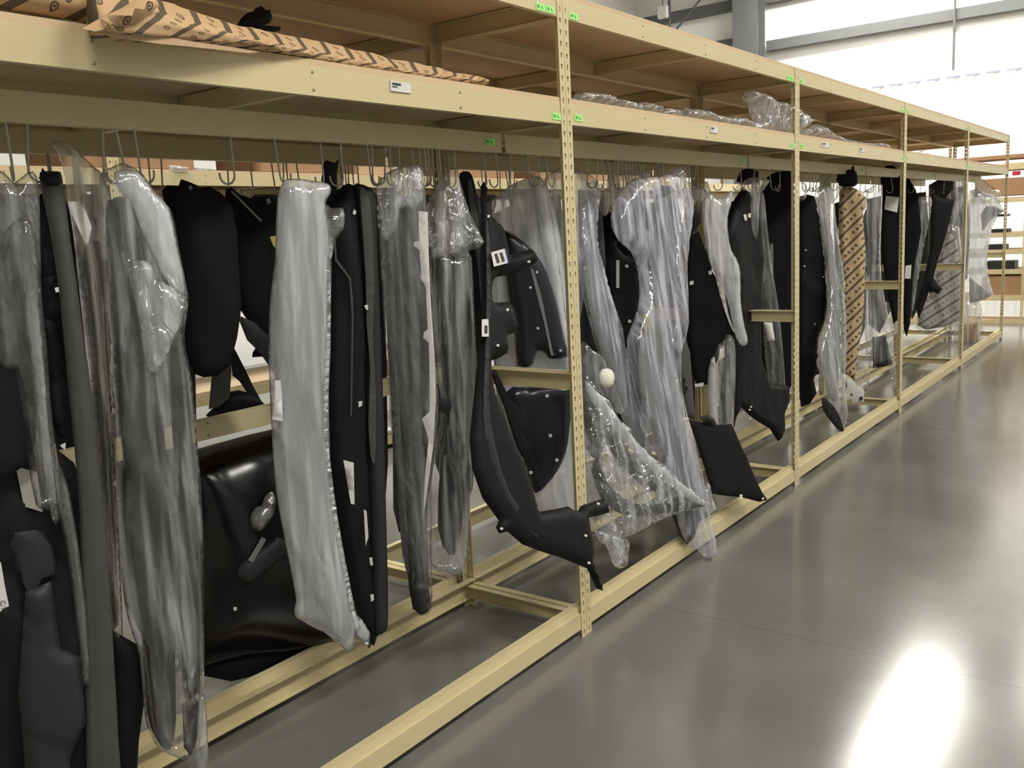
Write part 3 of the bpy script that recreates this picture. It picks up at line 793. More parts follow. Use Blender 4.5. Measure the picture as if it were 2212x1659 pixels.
item('bagged_bumper_cover', 'large clear film bag around dark bumper pieces, nearest wide bag', 'bagged part', .25, .28, [
    ('left_panel', 'black', [(228, 452), (244, 430), (262, 425), (280, 440), (300, 490), (312, 550), (330, 650), (342, 760), (352, 900), (366, 1100), (376, 1350), (380, 1560), (366, 1620), (340, 1600), (318, 1540), (308, 1400), (284, 1150), (262, 950), (246, 760), (232, 600)], R(bulge=.05, w=.09)),
    ('right_panel', 'black', [(362, 780), (385, 745), (402, 760), (415, 900), (424, 1080), (430, 1300), (432, 1500), (424, 1610), (398, 1615), (392, 1400), (386, 1150), (374, 950)], R(bulge=.04, w=.06, dy=-.01)),
    ('plastic_bag', 'film', [(216, 376), (240, 362), (262, 352), (285, 360), (310, 378), (332, 412), (352, 438), (368, 450), (378, 480), (388, 540), (398, 600), (407, 635), (404, 680), (398, 720), (402, 760), (414, 820), (422, 900), (430, 1000), (438, 1120), (441, 1300), (441, 1500), (434, 1600), (420, 1656), (392, 1640), (350, 1622), (326, 1590), (312, 1540), (302, 1420), (286, 1370), (268, 1300), (256, 1180), (250, 1040), (242, 880), (230, 700), (222, 560), (215, 450)], F(bulge=.04, w=.06, fold=.010, ff=(9, 1.0), crumple=.004, seed=4)),
    ('film_shoulder', 'milky', [(246, 372), (285, 366), (312, 384), (334, 416), (366, 450), (386, 540), (404, 636), (372, 624), (338, 570), (306, 500), (282, 436), (256, 410)], F2(bulge=.006, w=.02, dy=-.045, seed=7, crumple=.014)),
    ('crumpled_film', 'crink', [(256, 520), (290, 560), (328, 566), (340, 600), (372, 620), (404, 640), (398, 700), (376, 730), (358, 780), (330, 810), (312, 780), (300, 690), (276, 600)], F2(bulge=.02, w=.03, dy=-.055, crumple=.022, seed=8)),
    ('loose_film_edge', 'haze', [(428, 1480), (442, 1500), (448, 1560), (450, 1659), (448, 1740), (402, 1740), (410, 1660), (424, 1600)], F2(bulge=.008, w=.02, dy=-.02, seed=9)),
])
item('bumper_slab', 'black slab standing behind the foot of the large clear bag', 'bumper part', .36, .36, [
    ('slab', 'black', [(240, 1360), (316, 1404), (318, 1440), (314, 1500), (300, 1600), (292, 1740), (238, 1740), (236, 1500)], R(sm=1)),
    ('underlap', 'dark', [(196, 1500), (214, 1460), (216, 1560), (236, 1640), (240, 1740), (200, 1740)], R(dy=-.05, sm=1))])
item('wheel_liner', 'broad black felt wheel liner, widest dark shape right of the clear bag', 'wheel liner', .36, .40, [
    ('shell', 'felt', [(350, 412), (362, 400), (386, 402), (391, 387), (404, 391), (426, 400), (432, 406), (452, 403), (476, 416), (500, 440), (512, 500), (516, 580), (522, 660), (512, 730), (496, 790), (470, 812), (440, 815), (420, 808), (404, 760), (396, 660), (380, 560), (362, 480)], dict(sm=1, th=.005, bulge=.035, w=.05, res=.02, fold=.008, ff=(5, 3))),
    ('clip', 'midgrey', [(408, 402), (414, 400), (416, 408), (409, 410)], dict(sm=1, dy=-.10, res=.05)),
])
item('wheel_liner', 'black felt liner with a white edge line, left of the milky bag', 'wheel liner', .42, .45, [
    ('shell', 'felt', [(488, 408), (500, 404), (518, 420), (540, 428), (575, 424), (600, 432), (612, 520), (610, 640), (612, 770), (600, 800), (574, 760), (548, 712), (520, 670), (498, 610), (484, 500)], dict(sm=1, th=.005, bulge=.03, w=.04, emboss=.003)),
    ('edge_seam', 'midgrey', [(499, 414), (502, 412), (566, 476), (563, 479)], dict(sm=1, dy=-.075, res=.05)),
    ('clip', 'midgrey', [(575, 430), (583, 428), (586, 438), (578, 441)], dict(sm=1, dy=-.06, res=.05)),
    ('foam_tab', 'yellow', [(583, 512), (600, 508), (604, 545), (590, 530)], dict(sm=1, dy=-.05)),
    ('corner_flap', 'dark', [(512, 680), (560, 700), (590, 718), (610, 740), (612, 800), (596, 812), (560, 760), (534, 735)], dict(sm=1, dy=-.02, th=.004, bulge=.01)),
])
item('trim_bracket', 'black angled bracket resting on the tan middle beam', 'bracket', .58, .58, [
    ('upright', 'grey', [(462, 770), (496, 745), (500, 800), (496, 860), (474, 878), (452, 884)], dict(sm=1, th=.01, bulge=.006, dy=-.03)),
    ('diagonal_strap', 'black', [(494, 740), (506, 752), (530, 798), (548, 836), (568, 872), (546, 866), (518, 824), (503, 812)], dict(sm=1, th=.008, bulge=.004)),
    ('foot', 'black', [(449, 901), (470, 880), (484, 862), (500, 850), (520, 846), (545, 852), (560, 862), (572, 873)], dict(sm=1, th=.04, bulge=.02, dy=-.02)),
])
item('bumper_beam', 'large glossy black bumper lying low behind the front hanging parts', 'bumper part', .82, .80, [
    ('shell', 'gloss', [(384, 985), (420, 972), (500, 950), (580, 930), (650, 925), (740, 1010), (800, 1180), (800, 1330), (760, 1365), (690, 1390), (600, 1408), (520, 1420), (430, 1440), (386, 1440)], dict(th=.006, bulge=.16, w=.30, fold=.008, ff=(3, 3), res=.03)),
    ('lower_apron', 'black', [(430, 1442), (520, 1418), (620, 1404), (700, 1390), (640, 1415), (590, 1440), (540, 1462), (500, 1472), (430, 1458)], dict(sm=1, dy=-.02, bulge=.01)),
    ('lamp_housing', 'silver', [(541, 1118), (552, 1098), (566, 1092), (572, 1074), (588, 1062), (596, 1080), (592, 1110), (580, 1130), (562, 1148), (546, 1140)], dict(sm=2, dy=-.19, bulge=.03, w=.04)),
    ('paper_label', 'midgrey', [(566, 1160), (575, 1166), (546, 1216), (536, 1210)], dict(sm=1, dy=-.185)),
    ('grille_bar', 'dark', [(512, 1240), (522, 1216), (600, 1160), (640, 1180), (600, 1215), (548, 1258), (526, 1262)], dict(sm=1, dy=-.17, bulge=.015)),
    ('clip', 'white', [(504, 1313), (511, 1311), (512, 1318), (506, 1320)], dict(sm=1, dy=-.18, res=.05)),
])
item('bagged_side_trim', 'tall milky white film bag with paper label, left of centre', 'bagged part', .20, .24, [
    ('panel', 'midgrey', [(608, 620), (650, 600), (690, 640), (704, 800), (708, 1000), (724, 1150), (748, 1280), (760, 1360), (735, 1372), (655, 1320), (648, 1250), (618, 1120), (602, 960), (598, 780)], R(bulge=.03, w=.06)),
    ('plastic_bag', 'milky', [(608, 398), (622, 386), (660, 388), (700, 394), (714, 402), (714, 418), (704, 436), (706, 470), (714, 520), (716, 600), (712, 720), (710, 840), (712, 960), (718, 1060), (734, 1150), (748, 1240), (760, 1310), (770, 1350), (762, 1400), (748, 1405), (732, 1392), (700, 1366), (638, 1332), (640, 1296), (624, 1210), (604, 1110), (592, 1010), (584, 880), (580, 740), (584, 640), (594, 560), (596, 480), (600, 430)], F(bulge=.03, w=.05, fold=.008, ff=(7, 1.0), seed=11)),
    ('bag_seam', 'milky', [(706, 560), (714, 580), (714, 760), (708, 900), (714, 1000), (730, 1120), (750, 1230), (768, 1320), (778, 1352), (764, 1362), (744, 1260), (720, 1130), (704, 1000), (698, 840), (704, 700)], F2(bulge=.008, w=.014, dy=-.05, fold=.003, seed=12)),
    ('top_flap', 'crink', [(702, 442), (716, 450), (741, 449), (744, 480), (738, 500), (724, 522), (716, 560), (700, 560), (694, 500)], F2(dy=-.02, bulge=.022, crumple=.012, seed=13)),
    ('bottom_corner', 'milky', [(772, 1330), (782, 1338), (799, 1366), (798, 1396), (786, 1388), (770, 1370)], F2(sm=1, dy=-.02, bulge=.008, seed=14)),
    ('paper_label', 'paper', [(594, 822), (606, 822), (609, 850), (611, 910), (588, 906), (594, 860)], dict(sm=1, dy=-.055)),
])
item('fin_panel', 'black pointed fin sticking up behind the milky bag', 'trim', .36, .36, [
    ('fin', 'black', [(700, 350), (706, 346), (722, 352), (732, 344), (728, 375), (726, 410), (734, 440), (736, 480), (700, 470), (704, 420), (694, 390)], R(sm=1)),
    ])
item('fender_liner', 'tall black liner right of the milky bag, with a slim white label', 'fender part', .33, .36, [
    ('shell', 'black', [(716, 470), (722, 430), (742, 400), (764, 400), (776, 430), (784, 540), (792, 700), (796, 860), (802, 1040), (808, 1200), (814, 1376), (800, 1390), (790, 1372), (768, 1310), (746, 1200), (728, 1100), (712, 980), (706, 840), (710, 640)], dict(th=.004, bulge=.03, w=.05, fold=.006, ff=(10, 2))),
    ('edge_bead', 'grey', [(722, 520), (725, 520), (728, 560), (758, 600), (762, 640), (764, 680), (760, 900), (757, 900), (760, 684), (757, 640), (754, 603), (724, 563)], dict(sm=1, dy=-.04, th=.002, bulge=0)),
    ('paper_label', 'paper', [(742, 994), (764, 1000), (766, 1090), (758, 1088)], dict(sm=1, dy=-.045)),
    ('clip', 'white', [(786, 1100), (792, 1105), (796, 1160), (790, 1180), (788, 1140)], dict(sm=1, dy=-.05)),
    ('clip', 'white', [(798, 1206), (804, 1204), (806, 1222), (800, 1220)], dict(sm=1, dy=-.05)),
    ('clip', 'white', [(800, 1286), (807, 1284), (808, 1296), (802, 1300)], dict(sm=1, dy=-.05)),
    ('clip', 'white', [(774, 868), (783, 866), (782, 876), (775, 880)], dict(sm=1, dy=-.05)),
    ('foot_tip', 'black', [(770, 1350), (800, 1365), (801, 1396), (796, 1401), (790, 1380)], dict(sm=1, dy=-.02, bulge=.004)),
])
item('rocker_molding', 'tall charcoal molding with rounded top, between black liner and clear bag', 'molding', .29, .31, [
    ('strip', 'dark', [(764, 402), (780, 398), (796, 404), (808, 414), (813, 432), (814, 480), (818, 600), (824, 760), (830, 920), (834, 1100), (838, 1260), (838, 1350), (832, 1364), (822, 1370), (806, 1368), (804, 1280), (800, 1120), (796, 960), (790, 860), (794, 780), (792, 700), (788, 620), (780, 540), (776, 470)], dict(th=.005, bulge=.02, w=.03, res=.015)),
    ('front_face', 'grey', [(778, 408), (790, 412), (800, 440), (806, 540), (808, 640), (806, 720), (810, 800), (812, 900), (810, 1000), (800, 980), (796, 900), (800, 800), (792, 700), (790, 600), (782, 480)], dict(th=.003, bulge=.006, w=.012, dy=-.026)),
    ('clip', 'white', [(764, 452), (770, 456), (768, 464), (762, 462)], dict(sm=1, dy=-.03)),
    ('clip', 'white', [(787, 660), (795, 658), (795, 670), (790, 668)], dict(sm=1, dy=-.03)),
])
item('bagged_molding', 'narrow clear film bag around dark strips, with a knotted foot', 'bagged part', .24, .26, [
    ('dark_panel', 'dark', [(864, 454), (905, 452), (912, 560), (922, 700), (930, 860), (926, 1000), (922, 1150), (926, 1300), (892, 1316), (878, 1200), (866, 1040), (856, 860), (848, 700), (850, 560)], R(bulge=.02, w=.04, prof=rib(2, .004))),
    ('left_strip', 'grey', [(830, 470), (850, 480), (852, 600), (858, 800), (868, 960), (878, 1100), (884, 1240), (870, 1200), (858, 1060), (844, 860), (832, 640)], R(bulge=.01, w=.02)),
    ('notched_edge', 'white', [(904, 456), (924, 458), (926, 540), (930, 640), (938, 760), (942, 860), (936, 960), (926, 1040), (914, 1120), (918, 1030), (926, 950), (912, 905), (928, 890), (928, 800), (926, 740), (914, 730), (916, 718), (924, 712), (920, 620), (908, 600), (910, 590), (906, 540), (893, 530), (895, 522), (905, 520)], dict(sm=1, th=.003, bulge=.006, w=.01, dy=-.03)),
    ('plastic_bag', 'filmc', [(814, 402), (826, 384), (845, 368), (866, 360), (880, 356), (904, 354), (916, 362), (920, 400), (922, 470), (926, 560), (934, 680), (944, 800), (948, 880), (942, 960), (932, 1050), (932, 1180), (934, 1290), (928, 1324), (908, 1330), (896, 1312), (884, 1260), (872, 1160), (858, 1060), (846, 940), (836, 800), (826, 640), (818, 520)], F(bulge=.04, w=.06, fold=.008, ff=(26, 1.2), seed=21)),
    ('crumpled_neck', 'crink', [(822, 392), (850, 366), (900, 355), (914, 364), (916, 420), (900, 448), (864, 452), (856, 500), (830, 520), (822, 470)], F2(dy=-.03, bulge=.016, crumple=.009, seed=22)),
    ('knotted_foot', 'dark', [(888, 1270), (905, 1258), (924, 1262), (930, 1310), (918, 1326), (900, 1322)], dict(th=.004, bulge=.02, w=.02, dy=-.03)),
])
item('bagged_pillar_trim', 'film bag with a crumpled shiny top over a dark grey part', 'bagged part', .27, .30, [
    ('panel', 'grey', [(985, 556), (1002, 552), (1018, 560), (1023, 660), (1028, 780), (1028, 900), (1022, 1000), (1010, 1080), (1004, 1110), (994, 1000), (990, 860), (988, 700)], R(bulge=.02, w=.03)),
    ('inner_panel', 'dark', [(938, 570), (985, 556), (992, 700), (996, 860), (998, 1000), (1000, 1100), (990, 1180), (970, 1200), (946, 1140), (952, 1000), (962, 900), (950, 760)], R(bulge=.03, w=.05)),
    ('clip_block', 'dark', [(948, 862), (960, 856), (972, 860), (976, 880), (968, 892), (954, 890), (946, 876)], dict(dy=-.06, bulge=.01)),
    ('plastic_bag', 'haze', [(926, 548), (960, 542), (1000, 548), (1020, 556), (1026, 680), (1032, 800), (1032, 920), (1026, 1000), (1016, 1080), (1012, 1160), (1004, 1232), (990, 1241), (956, 1236), (930, 1216), (922, 1150), (926, 1050), (940, 960), (950, 880), (944, 800), (934, 700)], F(bulge=.045, w=.06, seed=24)),
    ('crumpled_top', 'crink', [(920, 452), (928, 424), (946, 398), (960, 378), (974, 362), (988, 364), (996, 396), (1008, 440), (1024, 480), (1049, 525), (1036, 536), (1012, 542), (1018, 562), (1004, 560), (996, 548), (965, 552), (935, 564), (922, 520)], F2(dy=-.04, bulge=.035, w=.05, crumple=.022, seed=25, sm=1)),
])
item('edge_strip', 'slim black curved strip beside the crumpled bag, longest of the pair', 'molding', .33, .33, [
    ('strip', 'black', [(994, 374), (1008, 370), (1018, 376), (1026, 400), (1036, 460), (1046, 540), (1054, 620), (1060, 720), (1060, 820), (1052, 920), (1040, 1010), (1028, 1010), (1036, 920), (1042, 820), (1040, 720), (1032, 620), (1020, 520), (1006, 440), (994, 400)], dict(th=.01, bulge=.010, w=.015, res=.015)),
    ('face', 'grey', [(1012, 392), (1018, 394), (1030, 450), (1040, 540), (1046, 620), (1050, 720), (1044, 720), (1036, 620), (1026, 520), (1014, 440)], dict(th=.003, bulge=.003, dy=-.014)),
])
item('arch_liner', 'black wheel arch liner curving out past the nearest slotted post', 'fender part', .26, -.10, [
    ('shell', 'black', [(1040, 402), (1047, 392), (1052, 420), (1060, 470), (1086, 492), (1093, 530), (1098, 552), (1150, 537), (1161, 566), (1116, 590), (1072, 598), (1062, 610), (1060, 650), (1070, 654), (1100, 652), (1110, 680), (1118, 716), (1092, 726), (1098, 762), (1072, 776), (1058, 780), (1062, 830), (1080, 890), (1100, 940), (1130, 1000), (1146, 1050), (1162, 1106), (1200, 1100), (1228, 1094), (1240, 1102), (1250, 1104), (1258, 1092), (1306, 1077), (1314, 1108), (1268, 1120), (1276, 1160), (1281, 1190), (1277, 1214), (1290, 1244), (1304, 1276), (1291, 1272), (1270, 1228), (1212, 1204), (1184, 1196), (1130, 1176), (1098, 1148), (1080, 1152), (1073, 1140), (1079, 1124), (1044, 1076), (1022, 1014), (1016, 950), (1026, 850), (1036, 740), (1042, 640), (1040, 520)],
        dict(sm=1, th=.005, bulge=.035, w=.06, res=.014),
        [('paper_label', 'paper', [(1061, 545), (1090, 537), (1098, 568), (1067, 576)], dict(dy=-.052, label='white label with blue edge')),
         ('paper_label', 'paper', [(1041, 690), (1055, 689), (1056, 727), (1041, 727)], dict(dy=-.052, label='small white label')),
         ('lettering', 'ink', [(1068, 549), (1074, 547), (1080, 567), (1074, 569)], dict(dy=-.0535)),
         ('lettering', 'ink', [(1079, 546), (1085, 545), (1091, 564), (1085, 566)], dict(dy=-.0535)),
         ('lettering', 'ink', [(1047, 703), (1053, 703), (1053, 720), (1047, 720)], dict(dy=-.0535)),
         ('label_edge', 'blueink', [(1090, 537), (1092, 537), (1099, 567), (1097, 568)], dict(dy=-.053))]
        + dots([(1143, 565), (1097, 669), (1076, 746), (1056, 467), (1084, 1142), (1293, 1088), (1266, 1157), (1273, 1216)], r=3)),
    ('crease_flange', 'dark', [(1050, 470), (1058, 520), (1060, 620), (1058, 760), (1056, 860), (1070, 960), (1100, 1060), (1150, 1140), (1166, 1164), (1140, 1140), (1090, 1070), (1056, 980), (1044, 900), (1048, 780), (1052, 640)], dict(th=.003, bulge=.006, w=.01, dy=-.034, res=.015)),
])
item('bracket_strip', 'small black clip strip with square tabs behind the arch liner', 'bracket', .34, .24, [
    ('strip', 'black', [(1062, 800), (1072, 800), (1100, 860), (1118, 878), (1130, 884), (1134, 900), (1144, 920), (1130, 936), (1136, 950), (1150, 956), (1150, 976), (1132, 988), (1120, 960), (1100, 900)], dict(sm=1, th=.01, bulge=.006)),
    ('backing', 'midgrey', [(1082, 850), (1090, 852), (1128, 988), (1120, 990)], dict(sm=1, dy=.02))])
item('bagged_quarter_panel', 'wide pale film bag holding curved dark guards behind the nearest post', 'bagged part', .50, .44, [
    ('upper_guard', 'navy', [(1084, 510), (1100, 502), (1120, 514), (1146, 536), (1172, 570), (1192, 620), (1208, 680), (1218, 730), (1226, 770), (1188, 776), (1178, 764), (1162, 758), (1154, 776), (1146, 792), (1118, 790), (1112, 720), (1098, 640)], dict(th=.004, bulge=.04, w=.07, dy=-.09, res=.015),
        [('painted_sheen', 'midgrey', [(1146, 580), (1152, 582), (1170, 640), (1190, 740), (1196, 768), (1190, 768), (1176, 700), (1158, 630)], dict(dy=-.135, bulge=.003)),  # sheen on the glossy guard, painted as a mid grey strip
         ] + [(n_, m_, o_, dict(d_, dy=-.135)) for n_, m_, o_, d_ in dots([(1146, 621), (1160, 588), (1162, 709), (1211, 757)], r=3)]),
    ('lower_guard', 'navy', [(1092, 848), (1140, 836), (1232, 830), (1234, 880), (1230, 930), (1222, 980), (1204, 1018), (1184, 1044), (1156, 1066), (1140, 1020), (1120, 960)], dict(th=.004, bulge=.03, w=.06, dy=-.05),
        [(n_, m_, o_, dict(d_, dy=-.085)) for n_, m_, o_, d_ in dots([(1189, 941), (1147, 1021), (1182, 855), (1203, 994)], r=4)]),
    ('plastic_bag', 'pale', [(1060, 450), (1074, 425), (1100, 402), (1130, 388), (1160, 380), (1176, 392), (1196, 440), (1212, 520), (1226, 620), (1234, 760), (1240, 900), (1244, 1040), (1240, 1120), (1166, 1112), (1150, 1060), (1130, 1000), (1100, 940), (1078, 860), (1066, 760), (1060, 600)], F(bulge=.035, w=.1, fold=.008, ff=(7, .8), seed=31)),
    ('right_bag', 'pale', [(1150, 400), (1164, 384), (1176, 400), (1192, 470), (1206, 560), (1220, 660), (1236, 780), (1240, 880), (1228, 840), (1206, 720), (1184, 600), (1166, 500)], F2(bulge=.02, dy=-.06, seed=32)),
])
item('empty_film_bag', 'clear crinkled film bag hanging directly behind the nearest slotted post', 'film bag', .40, .40, [
    ('plastic_bag', 'haze', [(1170, 405), (1182, 380), (1206, 364), (1236, 362), (1262, 372), (1284, 384), (1290, 420), (1284, 500), (1270, 560), (1262, 640), (1250, 700), (1236, 660), (1216, 580), (1196, 500), (1178, 450)], F2(bulge=.04, w=.08, crumple=.012, seed=33))])

# ---- second bay
item('bagged_side_skirt', 'long bluish film bag slanting down to the right beside the nearest post', 'bagged part', .34, .10, [
    ('skirt', 'midgrey', [(1262, 560), (1276, 556), (1300, 640), (1330, 740), (1364, 860), (1400, 960), (1440, 1060), (1456, 1100), (1436, 1100), (1390, 1010), (1340, 880), (1300, 760), (1272, 660)], R(bulge=.01, w=.02)),
    ('plastic_bag', 'lilac', [(1248, 460), (1256, 420), (1270, 396), (1288, 392), (1292, 430), (1286, 480), (1292, 540), (1310, 620), (1334, 700), (1364, 790), (1396, 880), (1430, 970), (1462, 1050), (1484, 1100), (1450, 1112), (1420, 1080), (1390, 1010), (1350, 910), (1310, 800), (1274, 690), (1252, 600)], F(bulge=.03, w=.05, fold=.009, seed=41)),
])
item('bagged_fender', 'large crumpled film bag swinging out low right of the nearest post', 'bagged part', .22, -.06, [
    ('arch_panel', 'dark', [(1292, 990), (1310, 1040), (1350, 1078), (1400, 1092), (1450, 1080), (1480, 1064), (1500, 1080), (1522, 1092), (1490, 1100), (1440, 1108), (1380, 1116), (1330, 1104), (1296, 1070), (1280, 1020)], R(bulge=.01, w=.02, dy=.01)),
    ('inner_skirt', 'grey', [(1262, 836), (1290, 870), (1330, 930), (1370, 990), (1420, 1050), (1400, 1060), (1350, 1010), (1300, 950), (1262, 900)], R(dy=.015)),
    ('plastic_bag', 'crink', [(1256, 812), (1270, 830), (1300, 868), (1340, 920), (1380, 966), (1420, 1004), (1460, 1038), (1500, 1068), (1528, 1092), (1508, 1102), (1474, 1106), (1440, 1118), (1410, 1130), (1384, 1144), (1350, 1160), (1318, 1166), (1290, 1150), (1276, 1100), (1268, 1040), (1262, 960)], F2(bulge=.05, w=.09, fold=.012, crumple=.014, seed=42)),
    ('front_fold', 'milky', [(1262, 820), (1280, 836), (1310, 872), (1350, 924), (1400, 980), (1450, 1026), (1500, 1066), (1526, 1090), (1500, 1086), (1450, 1052), (1390, 1000), (1330, 930), (1280, 870)], F2(bulge=.012, w=.02, dy=-.05, seed=43)),
    ('tail', 'crink', [(1276, 1140), (1300, 1148), (1340, 1156), (1356, 1172), (1352, 1210), (1348, 1226), (1328, 1224), (1316, 1190), (1296, 1168)], F2(bulge=.02, w=.03, dy=-.01, seed=44)),
    ('foam_pad', 'foam', [(1298, 806), (1308, 796), (1322, 800), (1328, 818), (1320, 836), (1302, 830)], dict(th=.01, bulge=.015, w=.02, dy=-.05)),
])
item('foam_tie', 'narrow crinkled clear sleeve beside the nearest post at mid height', 'film bag', .22, .12, [
    ('sleeve', 'filmc', [(1258, 736), (1272, 752), (1296, 766), (1310, 800), (1326, 836), (1346, 890), (1330, 890), (1300, 850), (1270, 820), (1256, 790)], F2(bulge=.02, w=.03, crumple=.01, seed=45))])
item('bagged_bumper_cover', 'tallest bluish-white film bag in the second bay, reaching the bottom beam', 'bagged part', .22, -.02, [
    ('cover', 'midgrey', [(1392, 700), (1420, 690), (1450, 720), (1462, 800), (1474, 900), (1496, 1000), (1512, 1090), (1490, 1100), (1450, 1020), (1416, 930), (1388, 850), (1380, 770)], R(bulge=.02, w=.05)),
    ('upper_tab', 'dark', [(1418, 432), (1422, 408), (1430, 400), (1448, 402), (1462, 412), (1440, 424)], R(sm=1, dy=-.038, bulge=.004)),
    ('side_shard', 'dark', [(1378, 426), (1392, 446), (1410, 474), (1402, 500), (1388, 484), (1378, 460)], R(sm=1, dy=-.038, bulge=.004)),
    ('foot_panel', 'dark', [(1446, 1094), (1470, 1084), (1508, 1092), (1514, 1120), (1500, 1160), (1486, 1176), (1470, 1160)], R(sm=1)),
    ('plastic_bag', 'lilac', [(1328, 480), (1330, 450), (1340, 420), (1356, 396), (1380, 382), (1420, 380), (1440, 372), (1458, 360), (1470, 372), (1474, 398), (1486, 424), (1492, 440), (1484, 500), (1478, 570), (1480, 640), (1478, 700), (1468, 760), (1464, 800), (1474, 870), (1490, 940), (1508, 1010), (1520, 1070), (1530, 1140), (1536, 1212), (1512, 1190), (1484, 1172), (1466, 1130), (1448, 1060), (1424, 980), (1392, 890), (1370, 800), (1362, 730), (1376, 690), (1386, 640), (1386, 580), (1372, 546), (1346, 524)], F(bulge=.04, w=.05, fold=.010, ff=(7, .8), seed=46)),
    ('right_fold', 'haze', [(1456, 820), (1466, 830), (1480, 900), (1500, 980), (1516, 1060), (1524, 1110), (1510, 1090), (1486, 1010), (1464, 920)], F2(bulge=.012, w=.02, dy=-.05, seed=47)),
    ('foam_tab', 'yellow', [(1390, 680), (1402, 676), (1412, 712), (1396, 716)], R(sm=1, dy=-.02)),
    ('tail', 'crink', [(1516, 1060), (1530, 1040), (1536, 1076), (1548, 1100), (1536, 1110), (1520, 1100)], F2(bulge=.01, w=.02, sm=1, seed=48)),
])
item('liner_panel', 'slim dark grey liner just right of the nearest post with a white tag', 'liner', .50, .46, [
    ('panel', 'grey', [(1272, 444), (1286, 436), (1298, 450), (1304, 500), (1308, 560), (1310, 660), (1306, 740), (1290, 700), (1278, 600), (1272, 520)], R(), [('tag', 'paper', [(1280, 486), (1287, 485), (1289, 506), (1282, 507)])])])
item('splash_shield', 'black rounded splash shield with a tall white tag in the second bay', 'liner', .44, .40, [
    ('shield', 'black', [(1304, 560), (1318, 540), (1330, 532), (1344, 546), (1360, 554), (1378, 556), (1384, 600), (1384, 640), (1374, 690), (1366, 720), (1356, 760), (1338, 740), (1320, 700), (1310, 640)], R(bulge=.03),
        [('tag', 'paper', [(1331, 562), (1338, 562), (1338, 622), (1331, 622)], dict(label='tall white tag'))] + dots([(1360, 694), (1354, 575)], r=4)),
    ('tab', 'black', [(1324, 502), (1342, 506), (1342, 518), (1324, 520)], R(sm=1)),
    ('upper_panel', 'felt', [(1302, 470), (1318, 462), (1326, 480), (1326, 540), (1316, 560), (1306, 540)], R(dy=.02)),
])
item('foam_bag', 'small pale crumpled film pouch hanging above the rounded splash shield', 'film bag', .44, .44, [
    ('pouch', 'warm', [(1286, 412), (1300, 406), (1318, 412), (1318, 440), (1314, 462), (1302, 468), (1292, 452)], F2(bulge=.02, w=.03, crumple=.01, seed=51))])
item('empty_film_bag', 'hazy film bag bunched under the rail between the tall bags', 'film bag', .44, .44, [
    ('plastic_bag', 'haze', [(1310, 390), (1330, 378), (1360, 372), (1400, 366), (1404, 380), (1390, 400), (1370, 430), (1362, 480), (1352, 520), (1330, 500), (1322, 450), (1314, 420)], F2(bulge=.04, w=.06, crumple=.008, seed=52))])
item('bagged_guard', 'short clear film bag tucked against the tallest bluish-white bag', 'bagged part', .30, .30, [
    ('guard', 'black', [(1486, 436), (1500, 446), (1514, 452), (1514, 480), (1500, 500), (1488, 520), (1484, 480)], R(sm=1, dy=.03)),
    ('plastic_bag', 'filmc', [(1478, 394), (1496, 398), (1520, 404), (1524, 424), (1510, 440), (1494, 446), (1492, 500), (1486, 520), (1482, 460)], F2(bulge=.02, w=.03, seed=53))])
item('fender_liner', 'black jagged fender liner in the middle of the second bay', 'fender part', .32, .30, [
    ('shell', 'felt', [(1482, 520), (1490, 508), (1510, 500), (1524, 540), (1534, 560), (1538, 584), (1550, 606), (1556, 640), (1562, 652), (1576, 664), (1580, 690), (1574, 720), (1560, 744), (1550, 780), (1536, 800), (1532, 830), (1506, 834), (1494, 800), (1484, 740), (1480, 640)], dict(sm=1, th=.005, bulge=.028, w=.035, emboss=.004),
        [('clip', 'white', [(1490, 608), (1498, 606), (1498, 614), (1490, 616)]), ('clip', 'white', [(1530, 586), (1538, 584), (1538, 592), (1532, 594)]), ('clip', 'white', [(1500, 830), (1520, 826), (1520, 834), (1502, 836)])])])
item('numbered_strip', 'dark grey strip with raised loops above the square black panel', 'molding', .36, .26, [
    ('strip', 'grey', [(1462, 740), (1480, 726), (1490, 760), (1496, 830), (1502, 908), (1482, 900), (1474, 840), (1464, 800)], R(sm=1),
        [('raised_ring', 'black', [(1475.5+6.5*math.cos(a*math.pi/6), 822.5+6.5*math.sin(a*math.pi/6)) for a in range(12)], dict(res=.05, th=.003, holes=([(1475.5+2.2*math.cos(a*math.pi/4), 822.5+2.2*math.sin(a*math.pi/4)) for a in range(8)],))),
         ('raised_ring', 'black', [(1480+6.5*math.cos(a*math.pi/6), 839.5+6.5*math.sin(a*math.pi/6)) for a in range(12)], dict(res=.05, th=.003, holes=([(1480+2.2*math.cos(a*math.pi/4), 839.5+2.2*math.sin(a*math.pi/4)) for a in range(8)],)))])]
    )
item('bagged_molding', 'brightest film bag, hanging twisted in the second bay', 'bagged part', .24, .24, [
    ('inner_strip', 'white', [(1532, 440), (1546, 450), (1552, 520), (1560, 600), (1574, 680), (1588, 720), (1576, 700), (1556, 640), (1542, 580), (1534, 500)], R(bulge=.01, w=.02)),
    ('plastic_bag', 'milky', [(1516, 420), (1518, 400), (1528, 391), (1534, 410), (1544, 424), (1556, 430), (1570, 420), (1582, 410), (1580, 440), (1572, 470), (1574, 510), (1580, 540), (1592, 560), (1600, 590), (1600, 640), (1604, 680), (1610, 710), (1616, 738), (1604, 748), (1590, 730), (1582, 700), (1574, 660), (1560, 620), (1544, 590), (1530, 560), (1520, 500)], F2(bulge=.03, w=.04, crumple=.008, seed=55)),
])
